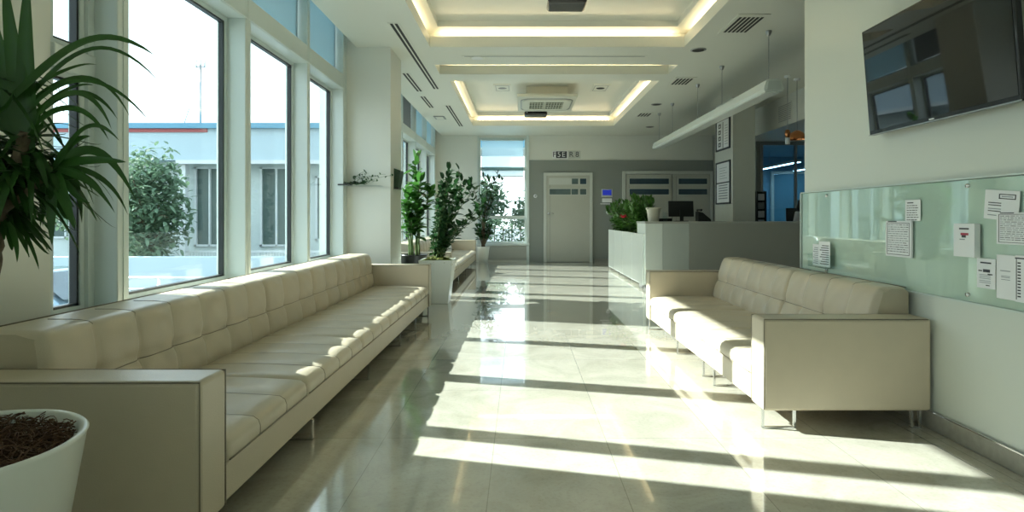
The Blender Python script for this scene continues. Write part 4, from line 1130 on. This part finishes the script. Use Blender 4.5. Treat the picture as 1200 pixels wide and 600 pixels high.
for k in range(5200): broadleaf(m, Vector((rng.uniform(-3, 3), rng.uniform(-.3, .3), rng.uniform(.05, 2.2))), Vector((rng.uniform(-1, 1), -rng.random(), rng.uniform(-.3, 1))), .16, .07, rng)
m.build('foliage', leaf_out, t, fix=False)
m = MB()
for k in range(20): m.tube([(-2.9+k*.3, 0, 0), (-2.9+k*.3, 0, 1.9)], .02, 5)
m.build('stem', bark, t)
t = empty('entrance_canopy', (-.5, 20.5, GB), 'pale canopy with blue edge outside the far window', 'canopy')
MB().box(-4, 4, 0, 2.5, 4.62, 4.9).build('fascia', fac_blue, t); MB().box(-3.9, 3.9, .1, 2.4, 4.55, 4.62).build('soffit', rail_m, t)
for x in (-3.8, 3.8): MB().tube([(x, 1.2, 0), (x, 1.2, 4.56)], .08, 10).build('post', rail_m, t)
# car
t = empty('parked_car', (-7.3, 9.0, GB), 'blue-grey parked car outside the first windows', 'car')
side = [(-2.1, .35), (-2.15, .7), (-2.0, .85), (-1.55, .92), (-1.05, 1.32), (-.5, 1.42), (.35, 1.42), (.95, 1.0), (1.9, .82), (2.1, .6), (2.1, .35)]
m = MB(); n = len(side)
vs = [(p[0], -.82+(.14 if p[1] > 1.1 else 0), p[1]) for p in side]+[(p[0], .82-(.14 if p[1] > 1.1 else 0), p[1]) for p in side]
m.add(vs, [tuple(range(n)), tuple(range(n, 2*n))[::-1]]+[(i, (i+1) % n, n+(i+1) % n, n+i) for i in range(n)]); m.build('body', car_m, t, bevel=.05)
m = MB().add([(.42, -.62, 1.37), (.42, .62, 1.37), (.93, .72, 1.03), (.93, -.72, 1.03)], [(0, 1, 2, 3)]); m.v = [(v[0]+.03, v[1], v[2]+.03) for v in m.v]; m.build('windscreen', car_gl, t)
m = MB().add([(-1.1, -.64, 1.3), (-1.1, .64, 1.3), (-1.5, .74, .95), (-1.5, -.74, .95)], [(0, 1, 2, 3)]); m.v = [(v[0]-.03, v[1], v[2]+.03) for v in m.v]; m.build('rear_window', car_gl, t)
for s in (-1, 1): m = MB().add([(-1.0, s*.72, 1.30), (.3, s*.72, 1.34), (.75, s*.84, 1.0), (-1.4, s*.84, .95)], [(0, 1, 2, 3)]); m.build('side_window', car_gl, t)
for x in (-1.35, 1.3):
    for s in (-1, 1): MB().lathe([(0, -.1), (.2, -.1), (.32, -.09), (.33, 0), (.32, .09), (.2, .1), (0, .1)], (x, s*.75, .33), 24, axis='y').build('wheel', pot_b, t)

# ------------------------------------------------------------------ light
w = bpy.data.worlds.new('World'); bpy.context.scene.world = w; w.use_nodes = True
N, L = w.node_tree.nodes, w.node_tree.links
bg = N['Background']; tc = N.new('ShaderNodeTexCoord'); sx = N.new('ShaderNodeSeparateXYZ'); rp = N.new('ShaderNodeValToRGB')
L.new(tc.outputs['Generated'], sx.inputs[0]); L.new(sx.outputs['Z'], rp.inputs[0])
rp.color_ramp.elements[0].position = 0; rp.color_ramp.elements[0].color = (.96, 1.0, .99, 1)
rp.color_ramp.elements[1].position = .7; rp.color_ramp.elements[1].color = (.72, .86, 1.0, 1)
L.new(rp.outputs[0], bg.inputs[0]); bg.inputs[1].default_value = 2.6
sd = bpy.data.lights.new('sun', 'SUN'); sd.energy = 19; sd.angle = R(.6); sd.color = (1, .975, .90)
so = bpy.data.objects.new('sun', sd); C.objects.link(so)
dvec = Vector((1, -.255, -.605)); so.rotation_euler = dvec.to_track_quat('-Z', 'Y').to_euler(); so.location = (-20, 10, 15)
def portal(x, y, z, sx_, sy_, rot):
    d = bpy.data.lights.new('portal', 'AREA'); d.shape = 'RECTANGLE'; d.size = sx_; d.size_y = sy_; d.energy = 1
    d.cycles.is_portal = True
    o = bpy.data.objects.new('portal', d); C.objects.link(o); o.location = (x, y, z); o.rotation_euler = rot
for y0, y1 in ((3.05, 7.7), (8.5, 15.85), (-3.5, -.2)): portal(-2.66, (y0+y1)/2, 2.5, 3.62, y1-y0, (0, R(-90), 0))
portal(-.48, YF+.3, 1.93, 1.3, 2.9, (R(-90), 0, 0))

# ------------------------------------------------------------------ camera
cd = bpy.data.cameras.new('camera'); cam = bpy.data.objects.new('camera', cd); C.objects.link(cam)
cam.location = (0, 0, H); cam.rotation_euler = (R(90), 0, 0)
cd.sensor_width = 36; cd.lens = F/1200*36; cd.shift_x = -10/1200; cd.shift_y = -45/1200; cd.clip_start = .05; cd.clip_end = 500
sc = bpy.context.scene; sc.camera = cam
vs_ = sc.view_settings; sc.display_settings.display_device = 'sRGB'; vs_.view_transform = 'Standard'; vs_.look = 'None'; vs_.gamma = 1; vs_.exposure = .24; vs_.use_curve_mapping = False
cy = sc.cycles; cy.use_denoising = True; cy.sample_clamp_indirect = 6; cy.max_bounces = 12; cy.diffuse_bounces = 5; cy.glossy_bounces = 5; cy.transparent_max_bounces = 24; cy.caustics_reflective = False; cy.caustics_refractive = False
try: cy.denoiser = 'OPENIMAGEDENOISE'
except Exception: pass
